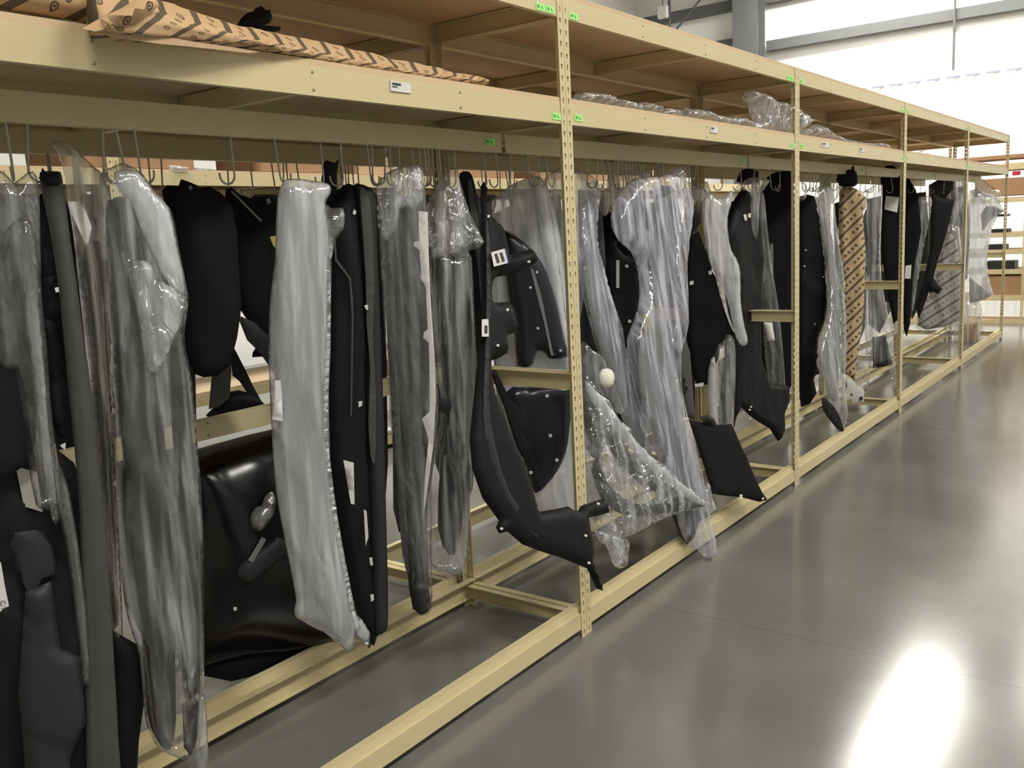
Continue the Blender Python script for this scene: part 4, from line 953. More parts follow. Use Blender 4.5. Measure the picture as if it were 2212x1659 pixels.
item('bagged_pipe', 'grey film bag with a white tube, hanging below the twisted bright bag', 'bagged part', .28, .28, [
    ('tube', 'white', [(1530, 800), (1542, 770), (1546, 790), (1548, 860), (1550, 922), (1530, 900)], dict(th=.01, bulge=.02, w=.02)),
    ('filler', 'grey', [(1552, 780), (1582, 760), (1586, 820), (1580, 912), (1554, 918)], R(sm=1)),
    ('plastic_bag', 'film', [(1532, 776), (1556, 740), (1568, 722), (1586, 732), (1590, 780), (1588, 850), (1582, 916), (1560, 922), (1536, 916), (1530, 860)], F2(bulge=.035, w=.04, fold=.006, seed=56)),
])
item('square_mud_guard', 'square matte black panel leaning out onto the bottom beam', 'mud guard', .26, -.07, [
    ('panel', 'felt', [(1490, 906), (1506, 910), (1522, 914), (1550, 918), (1580, 915), (1586, 928), (1600, 960), (1616, 994), (1632, 1034), (1646, 1062), (1658, 1080), (1642, 1084), (1604, 1074), (1560, 1070), (1540, 1066), (1524, 1010), (1504, 950)], dict(sm=1, th=.006, bulge=.012, w=.04),
        [('clip', 'white', [(1598, 1068), (1604, 1068), (1604, 1078), (1598, 1078)]), ('clip', 'white', [(1646, 1076), (1650, 1074), (1651, 1078), (1647, 1080)])]),
    ('top_hinge', 'black', [(1514, 900), (1530, 896), (1544, 906), (1548, 920), (1520, 914)], R(sm=1, dy=-.02)),
])
item('rear_liner', 'tall black liner ending in a downward point beside the third post', 'fender part', .36, .24, [
    ('shell', 'black', [(1572, 500), (1580, 474), (1588, 430), (1606, 404), (1626, 430), (1640, 480), (1646, 560), (1640, 700), (1642, 780), (1660, 830), (1700, 832), (1702, 870), (1692, 895), (1692, 932), (1681, 953), (1664, 926), (1640, 912), (1618, 896), (1604, 882), (1598, 876), (1590, 906), (1586, 924), (1590, 820), (1588, 700), (1592, 620), (1578, 560)], dict(sm=1, th=.005, bulge=.028, w=.035, emboss=.003),
        [('clip', 'white', [(1606, 464), (1612, 462), (1614, 476), (1609, 476)]), ('clip', 'white', [(1616, 462), (1622, 460), (1622, 470), (1616, 470)])] + dots([(1623, 879), (1620, 885), (1621, 904)], r=2))])
item('rear_liner', 'broad black felt liner right against the third post, second bay', 'fender part', .46, .42, [
    ('shell', 'felt', [(1642, 420), (1650, 392), (1666, 376), (1690, 370), (1712, 376), (1716, 500), (1716, 700), (1710, 830), (1690, 860), (1660, 840), (1640, 800), (1632, 700), (1640, 560)], dict(th=.005, bulge=.03, w=.04),
        [('tape', 'midgrey', [(1664, 527), (1670, 526), (1671, 590), (1665, 590)])])])
item('bagged_bracket', 'narrow clear film bag with two white labels by the third post', 'bagged part', .30, .26, [
    ('strip', 'dark', [(1646, 640), (1660, 600), (1672, 620), (1684, 720), (1690, 800), (1680, 830), (1662, 830), (1652, 760)], R()),
    ('plastic_bag', 'filmc', [(1628, 420), (1636, 412), (1650, 416), (1656, 470), (1664, 540), (1674, 610), (1684, 680), (1692, 760), (1696, 820), (1692, 836), (1664, 834), (1656, 800), (1648, 720), (1644, 620), (1644, 540), (1636, 470)], F2(bulge=.025, w=.03, seed=58)),
    ('paper_label', 'paper', [(1635, 518), (1641, 518), (1644, 562), (1637, 562)], R(sm=1, dy=-.04)),
    ('paper_label', 'paper', [(1650, 696), (1668, 697), (1674, 736), (1658, 738)], R(sm=1, dy=-.04)),
    ('tag', 'paper', [(1637, 590), (1643, 590), (1644, 610), (1638, 610)], R(sm=1, dy=-.04)),
])
item('empty_film_bag', 'hazy film bag draped over the top of the black felt liner, second bay', 'film bag', .32, .32, [
    ('plastic_bag', 'haze', [(1586, 408), (1604, 396), (1614, 386), (1640, 384), (1662, 388), (1658, 400), (1644, 420), (1640, 470), (1634, 520), (1616, 500), (1598, 470), (1590, 440)], F2(bulge=.03, w=.04, seed=59))])

# ---- third bay
item('clipped_liner', 'long black liner bristling with clips, first part past the third post', 'fender part', .30, .26, [
    ('shell', 'black', [(1722, 440), (1728, 424), (1744, 420), (1760, 424), (1768, 444), (1776, 470), (1780, 520), (1788, 560), (1784, 600), (1790, 640), (1784, 690), (1770, 720), (1766, 750), (1770, 790), (1758, 820), (1764, 850), (1750, 872), (1730, 880), (1722, 800)], dict(sm=1, th=.005, bulge=.028, w=.035, emboss=.006, res=.025),
        dots([(1738, 575), (1779, 598), (1741, 540), (1760, 700)], r=2))])
item('bagged_arch', 'bluish film bag tapering to a dark curved tip, third bay', 'bagged part', .26, .06, [
    ('tip', 'black', [(1776, 860), (1790, 866), (1804, 880), (1816, 905), (1824, 934), (1812, 928), (1794, 908), (1780, 886)], R(bulge=.01)),
    ('arch', 'midgrey', [(1782, 470), (1796, 520), (1808, 600), (1812, 700), (1812, 800), (1806, 866), (1790, 850), (1780, 780), (1788, 680), (1790, 580)], R(bulge=.02, w=.03)),
    ('plastic_bag', 'film', [(1762, 412), (1776, 404), (1790, 406), (1798, 450), (1806, 520), (1816, 590), (1822, 660), (1822, 740), (1820, 820), (1822, 880), (1824, 930), (1812, 900), (1794, 880), (1780, 846), (1770, 790), (1768, 740), (1784, 690), (1790, 620), (1782, 540), (1772, 470)], FF(bulge=.03, w=.04, seed=61)),
])
item('kraft_wrapped_part', 'tall parcel in brown paper printed with slanting bars, third bay', 'parcel', .24, .24, [
    ('wrapping', 'kraftbar', [(1813, 416), (1822, 403), (1838, 402), (1856, 412), (1872, 428), (1870, 448), (1864, 458), (1866, 500), (1870, 540), (1868, 600), (1866, 660), (1860, 720), (1852, 780), (1846, 822), (1834, 812), (1818, 806), (1818, 740), (1816, 640), (1811, 560), (1811, 480)], dict(sm=1, closed=True, th=0, bulge=.05, w=.04, fold=.006, ff=(10, 3), res=.018)),
    ('neck', 'black', [(1812, 400), (1818, 376), (1834, 366), (1850, 372), (1852, 398), (1836, 404)], R(dy=.02)),
])
item('printed_card', 'white printed card with round holes at the foot of the brown parcel', 'card', .20, .18, [
    ('card', 'white', [(1818, 818), (1834, 818), (1846, 824), (1850, 834), (1864, 838), (1867, 846), (1866, 868), (1842, 870), (1838, 862), (1824, 868), (1818, 858)], dict(sm=1, th=.004, bulge=.006, holes=([(1836, 850), (1841, 848), (1843, 858), (1838, 860)],)),
        [('lettering', 'ink', [(1856, 858), (1864, 856), (1864, 864), (1857, 865)]), ('lettering', 'ink', [(1826, 822), (1829, 821), (1830, 836), (1828, 837)])])])
item('bagged_spoiler', 'pale film bag with dark mesh foot, right of the brown parcel', 'bagged part', .27, .20, [
    ('foot_mesh', 'dark', [(1884, 728), (1914, 726), (1928, 788), (1886, 796)], R(sm=1, prof=rib(5, .004))),
    ('inner', 'grey', [(1864, 470), (1878, 450), (1890, 480), (1888, 560), (1874, 600), (1864, 560)], R()),
    ('plastic_bag', 'film', [(1858, 430), (1876, 408), (1896, 398), (1906, 400), (1905, 460), (1902, 540), (1904, 600), (1914, 660), (1926, 720), (1934, 790), (1936, 860), (1926, 830), (1916, 780), (1886, 796), (1872, 780), (1868, 700), (1872, 600), (1862, 520)], FF(seed=63)),
    ('front_sleeve', 'filmc', [(1862, 560), (1874, 600), (1884, 670), (1886, 740), (1880, 800), (1872, 850), (1858, 842), (1850, 800), (1860, 700)], FF(bulge=.02, dy=-.04, seed=64)),
])
item('foam_bag', 'pinkish crumpled film pouch near the top of the third post', 'film bag', .26, .26, [
    ('pouch', 'crink', [(1724, 398), (1738, 394), (1744, 408), (1742, 424), (1732, 436), (1724, 430)], FF(bulge=.02, w=.02, seed=65))])
item('labelled_liner', 'black liner with a square white label left of the fourth post', 'fender part', .34, .34, [
    ('shell', 'felt', [(1902, 384), (1916, 376), (1944, 380), (1950, 440), (1950, 560), (1948, 640), (1940, 690), (1930, 700), (1918, 640), (1906, 560), (1904, 470)], R(bulge=.02, w=.03, sm=1),
        [('paper_label', 'paper', [(1914, 423), (1942, 426), (1938, 459), (1910, 452)])])])
item('small_black_panel', 'little black panel low behind the third bay middle brace', 'trim', .40, .40, [
    ('panel', 'black', [(1916, 632), (1938, 634), (1936, 654), (1918, 652)], R(sm=1)),
    ('bag', 'haze', [(1914, 652), (1938, 656), (1944, 700), (1930, 728), (1918, 690)], FF(bulge=.02, w=.03))])

# ---- fourth and fifth bays
item('liner_panel', 'black liner just past the fourth post with a white label', 'liner', .34, .34, [
    ('panel', 'felt', [(1952, 400), (1970, 396), (1984, 430), (1990, 500), (1978, 560), (1970, 640), (1966, 700), (1952, 710)], R(bulge=.03),
        [('paper_label', 'paper', [(1956, 574), (1969, 572), (1967, 602), (1954, 602)])])])
item('bagged_liner', 'clear film bag past the fourth post, left of the slanting black part', 'bagged part', .30, .28, [
    ('inner', 'dark', [(1974, 450), (1996, 440), (2000, 480), (1990, 560), (1976, 620), (1970, 540)], R()),
    ('plastic_bag', 'film', [(1964, 438), (1980, 428), (2010, 424), (2012, 450), (2002, 500), (1994, 540), (1984, 600), (1974, 660), (1966, 690), (1962, 600), (1966, 520)], FF(seed=71))])
item('slanting_panel', 'black angular part slanting down to the left, fourth bay', 'trim', .24, .18, [
    ('panel', 'black', [(2010, 416), (2030, 426), (2062, 432), (2052, 476), (2040, 520), (2024, 570), (2014, 610), (2000, 650), (1984, 690), (1978, 660), (1996, 600), (2008, 540), (2010, 470)], dict(sm=1, th=.006, bulge=.02, w=.05)),
    ('tangle', 'black', [(2004, 610), (2016, 600), (2026, 614), (2036, 624), (2026, 636), (2016, 630), (2006, 632)], dict(sm=1, dy=-.05, bulge=.02))])
item('printed_film_parcel', 'grey paper parcel printed with slanting bars, inside film, fourth bay', 'parcel', .36, .30, [
    ('wrapping', 'kraftgrey', [(2030, 540), (2050, 500), (2068, 520), (2078, 600), (2084, 660), (2076, 690), (2040, 706), (2000, 712), (1982, 704), (1984, 660), (2006, 640), (2020, 590)], dict(sm=1, closed=True, th=0, bulge=.06, w=.06, fold=.01, ff=(8, 4), res=.025)),
    ('plastic_bag', 'filmc', [(2026, 550), (2046, 480), (2072, 490), (2084, 600), (2088, 700), (2060, 726), (2000, 720), (1978, 708), (1980, 656), (2006, 630)], FF(bulge=.08, w=.06, seed=72, sm=1))])
item('bagged_fender', 'milky film bag hanging left of the fifth post', 'bagged part', .30, .28, [
    ('inner', 'midgrey', [(2054, 470), (2074, 470), (2080, 560), (2074, 660), (2060, 640), (2056, 560)], R()),
    ('plastic_bag', 'haze', [(2040, 440), (2056, 412), (2074, 404), (2090, 420), (2096, 480), (2092, 600), (2086, 700), (2070, 720), (2064, 660), (2058, 560), (2048, 500)], FF(seed=73))])
item('film_canopy', 'pale hazy film hanging over the top of the printed grey parcel', 'film bag', .42, .42, [
    ('plastic_bag', 'milky', [(2020, 400), (2036, 388), (2060, 384), (2084, 376), (2086, 420), (2070, 460), (2056, 500), (2040, 470), (2062, 432), (2030, 420)], FF(seed=74, sm=1))])
item('bagged_fender', 'wide milky film bag with dark shape and outstretched corner, last bay', 'bagged part', .13, .13, [
    ('dark_shape', 'dark', [(2118, 462), (2130, 446), (2150, 446), (2168, 456), (2150, 466), (2136, 480), (2122, 500)], R(sm=1)),
    ('lower_shape', 'dark', [(2094, 600), (2108, 610), (2130, 628), (2142, 636), (2128, 646), (2096, 652)], R(sm=1)),
    ('plastic_bag', 'milky', [(2094, 412), (2112, 408), (2130, 418), (2150, 424), (2160, 440), (2170, 456), (2156, 464), (2144, 490), (2136, 530), (2132, 570), (2136, 600), (2146, 636), (2120, 650), (2094, 656), (2092, 560), (2094, 480)], FF(bulge=.06, seed=75, sm=1)),
    ('top_sheet', 'haze', [(2096, 420), (2100, 384), (2112, 374), (2124, 386), (2136, 400), (2162, 414), (2162, 446), (2150, 428)], FF(bulge=.02, sm=1, dy=.05))])
item('stacked_bag', 'brownish film bundle standing on the bottom brace, last bay', 'bundle', .36, .32, [
    ('bundle', 'warm', [(2070, 660), (2090, 650), (2116, 652), (2122, 690), (2122, 740), (2100, 754), (2066, 748), (2060, 710)], FF(bulge=.10, w=.08, crumple=.01)),
    ('filling', 'card', [(2074, 700), (2112, 696), (2116, 740), (2080, 744)], dict(th=.08, bulge=.03, sm=1, dy=.03))])

# ------------------------------------------------------------------ back row, hanging on the second rail
def back(label, m, out, y=.93, kind='fender_liner', **k):
    o = dict(th=.006, bulge=.05, w=.08, sm=1, res=.035, emboss=.004); o.update(k)
    return item(kind, label, 'liner', y, y, [('shell', m, out, o)])
back('black panel on the back rail, behind the bumper part at the left edge', 'black', [(-30, 430), (60, 420), (140, 430), (200, 560), (240, 760), (250, 1100), (240, 1380), (150, 1440), (60, 1440), (-30, 1460)])
back('black panel on the back rail, behind the large clear bag', 'black', [(250, 430), (330, 420), (352, 440), (420, 700), (424, 900), (428, 1150), (400, 1400), (330, 1420), (270, 1300), (240, 900)])
back('black panel on the back rail, behind the milky bag', 'black', [(600, 430), (690, 420), (740, 600), (730, 900), (700, 1100), (620, 940), (590, 800), (574, 770), (545, 772), (546, 762), (560, 740), (580, 600)])
back('black ribbed panel on the back rail, behind the rocker molding', 'black', [(725, 410), (800, 404), (826, 440), (834, 700), (838, 1000), (830, 1120), (780, 1180), (742, 1140), (725, 900)])
back('dark grey panel on the back rail, behind the narrow bag with the knotted foot', 'dark', [(850, 440), (900, 420), (930, 500), (944, 760), (938, 1000), (910, 1140), (862, 1150), (850, 1100), (846, 700)])
back('black panel on the back rail, behind the shiny crumpled bag', 'black', [(930, 430), (1000, 410), (1036, 480), (1046, 800), (1020, 1060), (980, 1110), (940, 1000)])
back('pale grey panel on the back rail, behind the pale film bag', 'midgrey', [(1050, 470), (1110, 440), (1180, 430), (1230, 480), (1236, 760), (1220, 960), (1140, 1000), (1080, 940), (1060, 700)], y=.98)
back('black panel on the back rail, right behind the long bluish slanting bag', 'dark', [(1250, 470), (1300, 440), (1330, 470), (1340, 700), (1330, 900), (1290, 1000), (1256, 960)])
back('black panel on the back rail, behind the splash shield', 'black', [(1320, 470), (1380, 440), (1400, 520), (1396, 760), (1380, 940), (1340, 960), (1320, 800)])
back('black panel on the back rail, behind the tallest bluish-white bag', 'dark', [(1400, 440), (1460, 420), (1484, 520), (1490, 760), (1476, 900), (1420, 940), (1396, 760)])
back('black panel on the back rail, behind the jagged fender liner', 'black', [(1478, 430), (1512, 420), (1530, 520), (1546, 760), (1540, 900), (1500, 905), (1484, 700)])
back('black panel on the back rail, behind the twisted bright bag', 'black', [(1560, 450), (1604, 420), (1626, 520), (1640, 700), (1626, 840), (1590, 880), (1566, 800)])
back('black panel on the back rail, left of the third post', 'black', [(1630, 440), (1690, 420), (1712, 520), (1712, 760), (1690, 850), (1650, 840), (1626, 700)])
back('black panel on the back rail, just past the third post', 'black', [(1726, 440), (1770, 424), (1800, 520), (1806, 700), (1790, 800), (1740, 820), (1726, 700)])
back('black panel on the back rail, behind the brown striped parcel', 'black', [(1800, 440), (1850, 424), (1876, 520), (1872, 700), (1840, 780), (1806, 760)])
back('dark panel on the back rail, behind the bag with the mesh foot', 'dark', [(1872, 430), (1920, 420), (1936, 520), (1930, 660), (1900, 720), (1876, 700)])
back('dark panel on the back rail, just past the fourth post', 'dark', [(1956, 420), (2000, 414), (2010, 520), (2000, 640), (1970, 690), (1956, 640)])
back('dark panel hanging right behind the printed grey parcel', 'dark', [(2006, 400), (2040, 380), (2060, 392), (2076, 520), (2060, 640), (2020, 690), (2006, 600)], y=.48)
back('olive hazy film sheet over the top of the bags in the third bay', 'warm', [(1760, 404), (1768, 380), (1800, 372), (1824, 380), (1820, 410), (1800, 440), (1776, 440)], y=.5, kind='film_bag', closed=True, th=0, fold=.008, bulge=.03)
back('black round-topped part high up at the head of the brown parcel', 'black', [(1806, 390), (1812, 366), (1824, 356), (1844, 358), (1850, 380), (1844, 400), (1820, 404)], y=.34)
back('black round-topped part high under the rail left of the fourth post', 'black', [(1904, 372), (1914, 358), (1934, 358), (1944, 374), (1942, 398), (1910, 400)], y=.42)
back('black round-topped part high under the rail left of the third post', 'black', [(1590, 392), (1600, 368), (1620, 362), (1640, 372), (1640, 392), (1612, 400)], y=.52)
back('low dark box shape standing behind the front bottom beam of the last bays', 'dark', [(1916, 640), (1944, 640), (1944, 668), (1918, 664)], y=.7)

# ------------------------------------------------------------------ hooks
def hook_mesh():
    b = MB(); pts = [(0, 0, .022), (0, 0, 0), (0, 0, -.108)]
    pts += [(.025-.025*math.cos(a), 0, -.108-.025*math.sin(a)) for a in [math.radians(t) for t in range(15, 200, 18)]]
    b.tube(pts, .0030, 6)
    return b.mesh('wire_hook', M['wire'], smooth=True)
HM = hook_mesh()
ORD = 'first second third fourth fifth sixth seventh eighth ninth tenth eleventh twelfth thirteenth fourteenth fifteenth sixteenth seventeenth eighteenth nineteenth twentieth'.split()
ORD += ['twenty-'+o for o in ORD[:9]]
def hooks(pxs, y, z, label, group):
    pxs = sorted(pxs, key=lambda q: q[0] if isinstance(q, tuple) else q)
    for i, q in enumerate(pxs):
        px, tilt, turn = (q + (0, 0))[:3] if isinstance(q, tuple) else (q, rnd.uniform(-.14, .14), rnd.choice((0.2, 2.9, 1.4, 1.7, -1.5, 3.3)))
        # find the rail point seen at this column
        x = None
        py = 300
        for _ in range(12):
            p = up_y(px, py, y); d = Vector((p.x, y, z))-CAM
            cx = d.dot(fw); py = PH/2 - FPX*d.dot(UP)/cx
        o = new_obj('wire_hook', HM, None, (p.x, y, z)); o.rotation_euler = (rnd.uniform(-.06, .06), tilt, turn)
        tag(o, label + ', ' + ORD[i] + ' from the left', 'hook', group)
Y1R, Z1R = .316, 1.9405
hooks([(12, -.12, 1.2), (58, .12, 0), (222, .10, 0.1), (250, .14, 3.0), (290, -.06, 0.3), (497, .03, 3.14), (592, -.05, .2), (691, .05, 1.4), (735, .04, 3.0), 793, 803, 832, 841, 862, 888, 905, 916, 923, 934, 948, 981, 1042, (1070, .02, 3.1), (1102, .04, .1), 1138, (1160, -.14, 0.1), (1178, -.16, 0.1)],
      Y1R, Z1R, 'thin grey wire hook on the nearest bay front rail', 'hooks on the front rail, nearest bay')
hooks([1266, 1291, (1300, .05, 1.5), 1312, (1327, .06, 0.0), 1335, 1343, 1352, 1358, 1366, 1370, 1380, 1388, 1420, 1432, 1472, 1480, 1488, 1503, 1563, 1600],
      Y1R, Z1R, 'thin grey wire hook on the second bay front rail', 'hooks on the front rail, second bay')
hooks([1630, 1640, 1650, 1662, 1684, 1733, 1748, 1756, 1764, 1772, 1780, 1790, 1803],
      Y1R, Z1R, 'thin grey wire hook on the third bay front rail', 'hooks on the front rail, third bay')
hooks([1862, 1872, 1886, 1900, 1925, 1952, 1975, 1990, 2010, 2040, 2060], Y1R, Z1R, 'thin grey wire hook on the front rail beyond the third bay', 'hooks on the front rail, farther bays')
hooks([100, 105, 320, 348, (490, 0, 0), (540, 0, 3.1), 586, 612, 618, 640, 745, 752, 760, 772, 868, 880, 1040, 1048, 1080, 1092, 1100, 1112, 1180],
      D+.02+.315, Z1R, 'thin wire hook on the rear rail behind', 'hooks on the rear rail')

# ------------------------------------------------------------------ things on the shelves
ZSH = ZS1+BT
def paper_roll():
    """long parcel: low upright front, slanting upper face, ends pinched"""
    st = [(214, 66, -4, -.10), (300, 74, 12, -.10), (400, 82, 42, -.085), (475, 92, 62, -.07), (549, 106, 84, -.05), (620, 118, 98, -.02), (695, 128, 112, .01), (768, 142, 126, .02), (844, 154, 144, .03), (903, 164, 155, .035), (947, 170, 159, .04), (1010, 178, 167, .045), (1056, 180, 170, .05)]
    root = empty('printed_paper_parcel', Vector((-1.3, 0, ZSH)), 'long parcel in brown printed paper lying along the near shelf edge', 'parcel')
    rings = []
    for k, (px, lo, cr, y) in enumerate(st):
        a = up_y(px, lo, y); c = up_y(px, cr, y+.004)
        za = max(a.z, ZSH+.002) if k > 3 else a.z
        h = max(.010, c.z-za); tp = .066 if k < 9 else (.058, .045, .022, .006)[k-9]
        dd = .20 if k < 10 else (.14, .10, .04)[k-10]
        if k == 0: dd, tp = .04, .01
        j = [noise.noise(Vector((k*1.7, q, 2)))*.006 for q in range(6)]
        zf = lambda z, q: max(z+j[q], ZSH+.002)
        r = [(a.x, y+j[0], za), (a.x, y-.006+j[1], za+h*.5), (a.x, y+.004, za+h+j[2]*.5), (a.x, y+dd*.35, za+h+tp*.7+j[3]), (a.x, y+dd*.75, za+h+tp+j[4]), (a.x, y+dd, zf(za+h*.5, 5)), (a.x, y+dd*.9, ZSH+.002 if k > 3 else za+.004)]
        rings.append(r)
    # subdivide with wrinkles
    def lerp(a, b, t): return tuple(a[i]+(b[i]-a[i])*t for i in range(3))
    fine = []
    for A, B in zip(rings, rings[1:]):
        for s_ in range(6):
            t = s_/6
            row = []
            R_ = [lerp(A[i], B[i], t) for i in range(7)]
            for i in range(7):
                for u in range(4):
                    row.append(lerp(R_[i], R_[(i+1) % 7], u/4))
            fine.append(row)
    fine.append([lerp(rings[-1][i], rings[-1][(i+1) % 7], u/4) for i in range(7) for u in range(4)])
    bm = bmesh.new(); uv = bm.loops.layers.uv.new('UVMap'); V = []
    for k, row in enumerate(fine):
        vr = []
        for i, p in enumerate(row):
            n_ = noise.noise(Vector((p[0]*14, i*.35, 3)))*.0055 + noise.noise(Vector((p[0]*34, i*.6, 8)))*.0025
            vr.append(bm.verts.new((p[0]-root.location.x, p[1]-root.location.y, p[2]-root.location.z+(n_ if p[2] > ZSH+.004 else 0))))
        V.append(vr)
    nn_ = len(fine[0])
    for k in range(len(V)-1):
        for i in range(nn_):
            f = bm.faces.new((V[k][i], V[k][(i+1) % nn_], V[k+1][(i+1) % nn_], V[k+1][i]))
            vv = (i*.014, (i+1)*.014)
            x0_, x1_ = fine[k][0][0], fine[k+1][0][0]
            # bars climb the front face one way and lean back over the top
            for l, (xx, q) in zip(f.loops, ((x0_, vv[0]), (x0_, vv[1]), (x1_, vv[1]), (x1_, vv[0]))): l[uv].uv = (q, xx)
    bm.faces.new(V[0][::-1]); bm.faces.new(V[-1])
    bmesh.ops.recalc_face_normals(bm, faces=bm.faces)
    me = bpy.data.meshes.new('wrapping'); bm.to_mesh(me); bm.free()
    for p in me.polygons: p.use_smooth = True
    me.materials.append(M['kraft']); new_obj('wrapping', me, root)
    # flared open end
    pl = (-.11, 0, 0, 0)
    sheet('end_flap', [(176, 62), (215, 40), (262, 18), (300, -6), (330, -20), (345, 12), (300, 48), (240, 60), (205, 68)], pl, M['kraft'], root, sm=1, th=.002, bulge=.03, w=.06, fold=.004)
    pl = (-.085, 0, 0, 0)
    sheet('bottom_sheet', [(196, 62), (260, 66), (340, 76), (420, 90), (500, 102), (560, 112), (540, 115), (440, 104), (340, 94), (240, 80)], pl, M['cardlight'], root, sm=1, th=.002, bulge=.004)
paper_roll()
root = empty('printed_paper_parcel', up_y(100, 20, .03), 'brown printed paper parcel at the far left of the near shelf, behind the long one', 'parcel')
sheet('wrapping', [(-40, -60), (60, -50), (200, -20), (262, 10), (240, 34), (186, 54), (150, 42), (60, 26), (-40, 14)], (.03, 0, 0, 0), M['kraft'], root, sm=1, closed=True, th=0, bulge=.04, w=.05, fold=.003)
root = empty('black_bracket', up_y(560, 45, .30), 'small black clip-shaped part poking up behind the long paper parcel', 'bracket')
sheet('body', [(526, 52), (534, 36), (548, 24), (560, 22), (566, 13), (572, 20), (584, 22), (589, 40), (582, 50), (570, 54), (590, 56), (606, 58), (606, 66), (560, 70), (530, 66)], (.30, 0, 0, 0), M['black'], root, sm=1, th=.03, bulge=.015, w=.02)

def shelf_bag(label, out, y, m='crink', kind='film_bag', **k):
    root = empty(kind, up_y(out[0][0], out[0][1], y), label, 'film bag')
    o = dict(sm=1, closed=True, th=0, bulge=.07, w=.06, fold=.008, ff=(10, 6), res=.02, crumple=.012); o.update(k)
    sheet('film', out, (y, 0, 0, 0), M[m], root, **o)
    return root
shelf_bag('small hazy film bag on the shelf just right of the nearest post', [(1244, 202), (1262, 199), (1290, 201), (1308, 206), (1311, 222), (1306, 232), (1270, 226), (1244, 220)], .16, 'haze', seed=81)
shelf_bag('crumpled clear film bag on the shelf, between the small bag and the bluish one', [(1318, 214), (1330, 212), (1352, 220), (1362, 222), (1380, 222), (1396, 220), (1412, 228), (1424, 244), (1420, 252), (1380, 248), (1340, 240), (1318, 232)], .14, 'crink', seed=82)
shelf_bag('low crumpled film piece on the shelf, left of the bluish bag', [(1424, 240), (1440, 232), (1458, 240), (1468, 256), (1440, 256), (1424, 252)], .14, 'haze', seed=83)
shelf_bag('long bluish film bag lying on the second bay shelf', [(1468, 238), (1480, 234), (1508, 236), (1540, 246), (1566, 254), (1590, 252), (1606, 258), (1622, 278), (1600, 280), (1560, 274), (1510, 266), (1472, 258)], .12, 'crink', seed=84)
shelf_bag('large film bag with an upright horn on the shelf at the third post', [(1614, 199), (1618, 196), (1632, 198), (1648, 204), (1660, 214), (1680, 218), (1700, 226), (1726, 246), (1744, 254), (1755, 260), (1740, 272), (1720, 284), (1690, 290), (1640, 284), (1620, 276), (1632, 266), (1640, 256), (1632, 236), (1622, 216)], .10, 'crink', seed=85, bulge=.06)
shelf_bag('low trailing film bag on the third bay shelf, past the horned one', [(1700, 284), (1740, 276), (1760, 268), (1790, 290), (1826, 300), (1860, 308), (1900, 308), (1924, 318), (1936, 324), (1900, 322), (1850, 316), (1790, 304), (1730, 294)], .14, 'haze', seed=86)
shelf_bag('small pointed film corner on the fourth bay shelf', [(1976, 332), (1990, 326), (1994, 322), (2000, 336), (1990, 338), (1976, 337)], .10, 'haze', seed=87, res=.03)

# paper labels stuck to the shelf beams
def beam_label(px0, px1, label, z=ZS0+.038, h=.028):
    a = up_y(px0, 180 if px0 < 1000 else 300, 0); c = up_y(px1, 180 if px0 < 1000 else 300, 0)
    b = MB(); b.box(a.x, c.x, -.0015, .0025, z, z+h)
    o = b.build('shelf_label', M['paper']); tag(o, label, 'label')
    b = MB(); b.box(a.x+.006, a.x+(c.x-a.x)*.5, -.0022, -.0014, z+h*.60, z+h*.85); b.build('lettering', M['ink'], o)
    b = MB(); b.box(a.x+.006, a.x+(c.x-a.x)*.32, -.0022, -.0014, z+h*.38, z+h*.5); b.build('lettering', M['ink'], o)
beam_label(843, 886, 'white paper label on the near shelf beam, left of the nearest post')
beam_label(1535, 1550, 'white paper label on the second bay shelf beam')
beam_label(1775, 1791, 'white paper label on the third bay shelf beam, the longer one')
beam_label(1858, 1867, 'tiny white paper label on the third bay shelf beam, right of the longer one')

# ------------------------------------------------------------------ goods on the racks across the back aisle
def crate(x0, x1, y0, y1, z0, z1, m, label, kind='cardboard_box', cat='box'):
    b = MB(); b.box(x0, x1, y0, y1, z0, z1); o = b.build(kind, M[m], bevel=.006); tag(o, label, cat)
    b = MB(); xm = (x0+x1)/2; b.box(xm-.03, xm+.03, y0-.001, y1+.001, z1-.002, z1+.001); b.build('tape', M['cardlight'], o)
ZF = ZS1+BT
crate(-.25, .55, YF+.02, YF+.5, ZF, ZF+.26, 'card', 'brown carton on the rack across the back aisle, leftmost')
crate(1.05, 1.75, YF+.02, YF+.5, ZF, ZF+.20, 'card', 'flat brown carton across the back aisle, above the milky bag')
crate(1.95, 2.35, YF+.03, YF+.5, ZF, ZF+.26, 'cardlight', 'light brown carton across the back aisle, second from the right')
crate(2.9, 3.9, YF+.02, YF+.5, ZF, ZF+.24, 'card', 'long brown carton across the back aisle behind the nearest post')
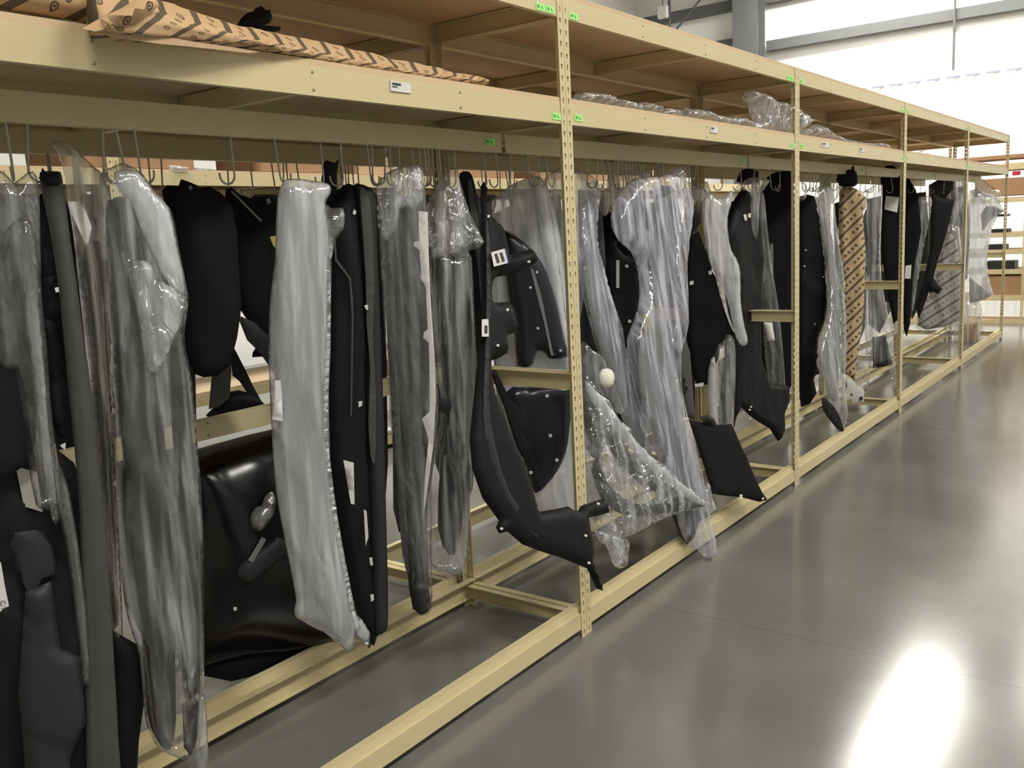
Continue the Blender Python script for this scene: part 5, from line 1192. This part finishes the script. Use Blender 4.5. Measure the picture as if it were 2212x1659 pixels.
crate(4.3, 5.9, YF+.02, YF+.55, ZF, ZF+.28, 'card', 'longest brown carton across the back aisle')
crate(6.0, 7.0, YF+.03, YF+.55, ZF, ZF+.2, 'cardlight', 'light brown carton across the back aisle, rightmost')
shelf_bag('whitish film bundle on the shelf across the back aisle', [(282, 345), (330, 350), (420, 362), (560, 376), (560, 386), (420, 378), (330, 372), (286, 366)], YF+.03, 'milky', res=.05)
for k, (x, w_, h_) in enumerate(((-.4, .3, .1), (1.6, .5, .12), (3.2, .6, .15))):
    crate(x, x+w_, YF+.05, YF+.45, .728, .728+h_, 'white' if k != 1 else 'dark', ['small white carton low on the rack across the back aisle', 'dark carton low on the rack across the back aisle', 'wider white carton low on the rack across the back aisle'][k])

# dark parts hanging in the racks across the back aisle
for k in range(16):
    x = -1.7 + k*.6; w_ = rnd.uniform(.48, .58); zb = rnd.uniform(1.02, 1.25)
    root = empty('fender_liner', (x, YF+.3, 1.98), 'dark part hanging across the back aisle, ' + ORD[k] + ' from the left', 'liner')
    n_ = 10
    b = MB()
    out = [(-w_/2*(.7+.3*math.sin(j*.9+k)), -j*(1.98-zb)/n_) for j in range(n_+1)] + [(w_/2*(.75+.25*math.cos(j*.7+k*2)), -(n_-j)*(1.98-zb)/n_) for j in range(n_+1)]
    b.prism(out, 'y', -.03, .03)
    b.build('shell', M['dark' if k % 3 else 'grey'], root, bevel=.012)

back('grey panel hanging between the printed grey parcel and the last bay', 'grey', [(2070, 404), (2090, 398), (2096, 480), (2090, 600), (2074, 620), (2068, 500)], y=.34)

# wire loops tying the last bay's parts up to their rails
for o in [q for q in bpy.data.objects if q.parent is None and q.get('label') and ('outstretched' in q['label'] or 'printed grey parcel' in q['label'] and 'panel' in q['label'])]:
    yr = Y1R if o.location.y < .7 else D+.02+.315
    b = MB(); d = Vector((0, yr-o.location.y, 1.945-o.location.z))
    b.tube([(0, 0, -.06), (0, 0, 0), tuple(d*.5), tuple(d), tuple(d+Vector((0, 0, .03)))], .003, 6); b.build('hanging_wire', M['wire'], o)
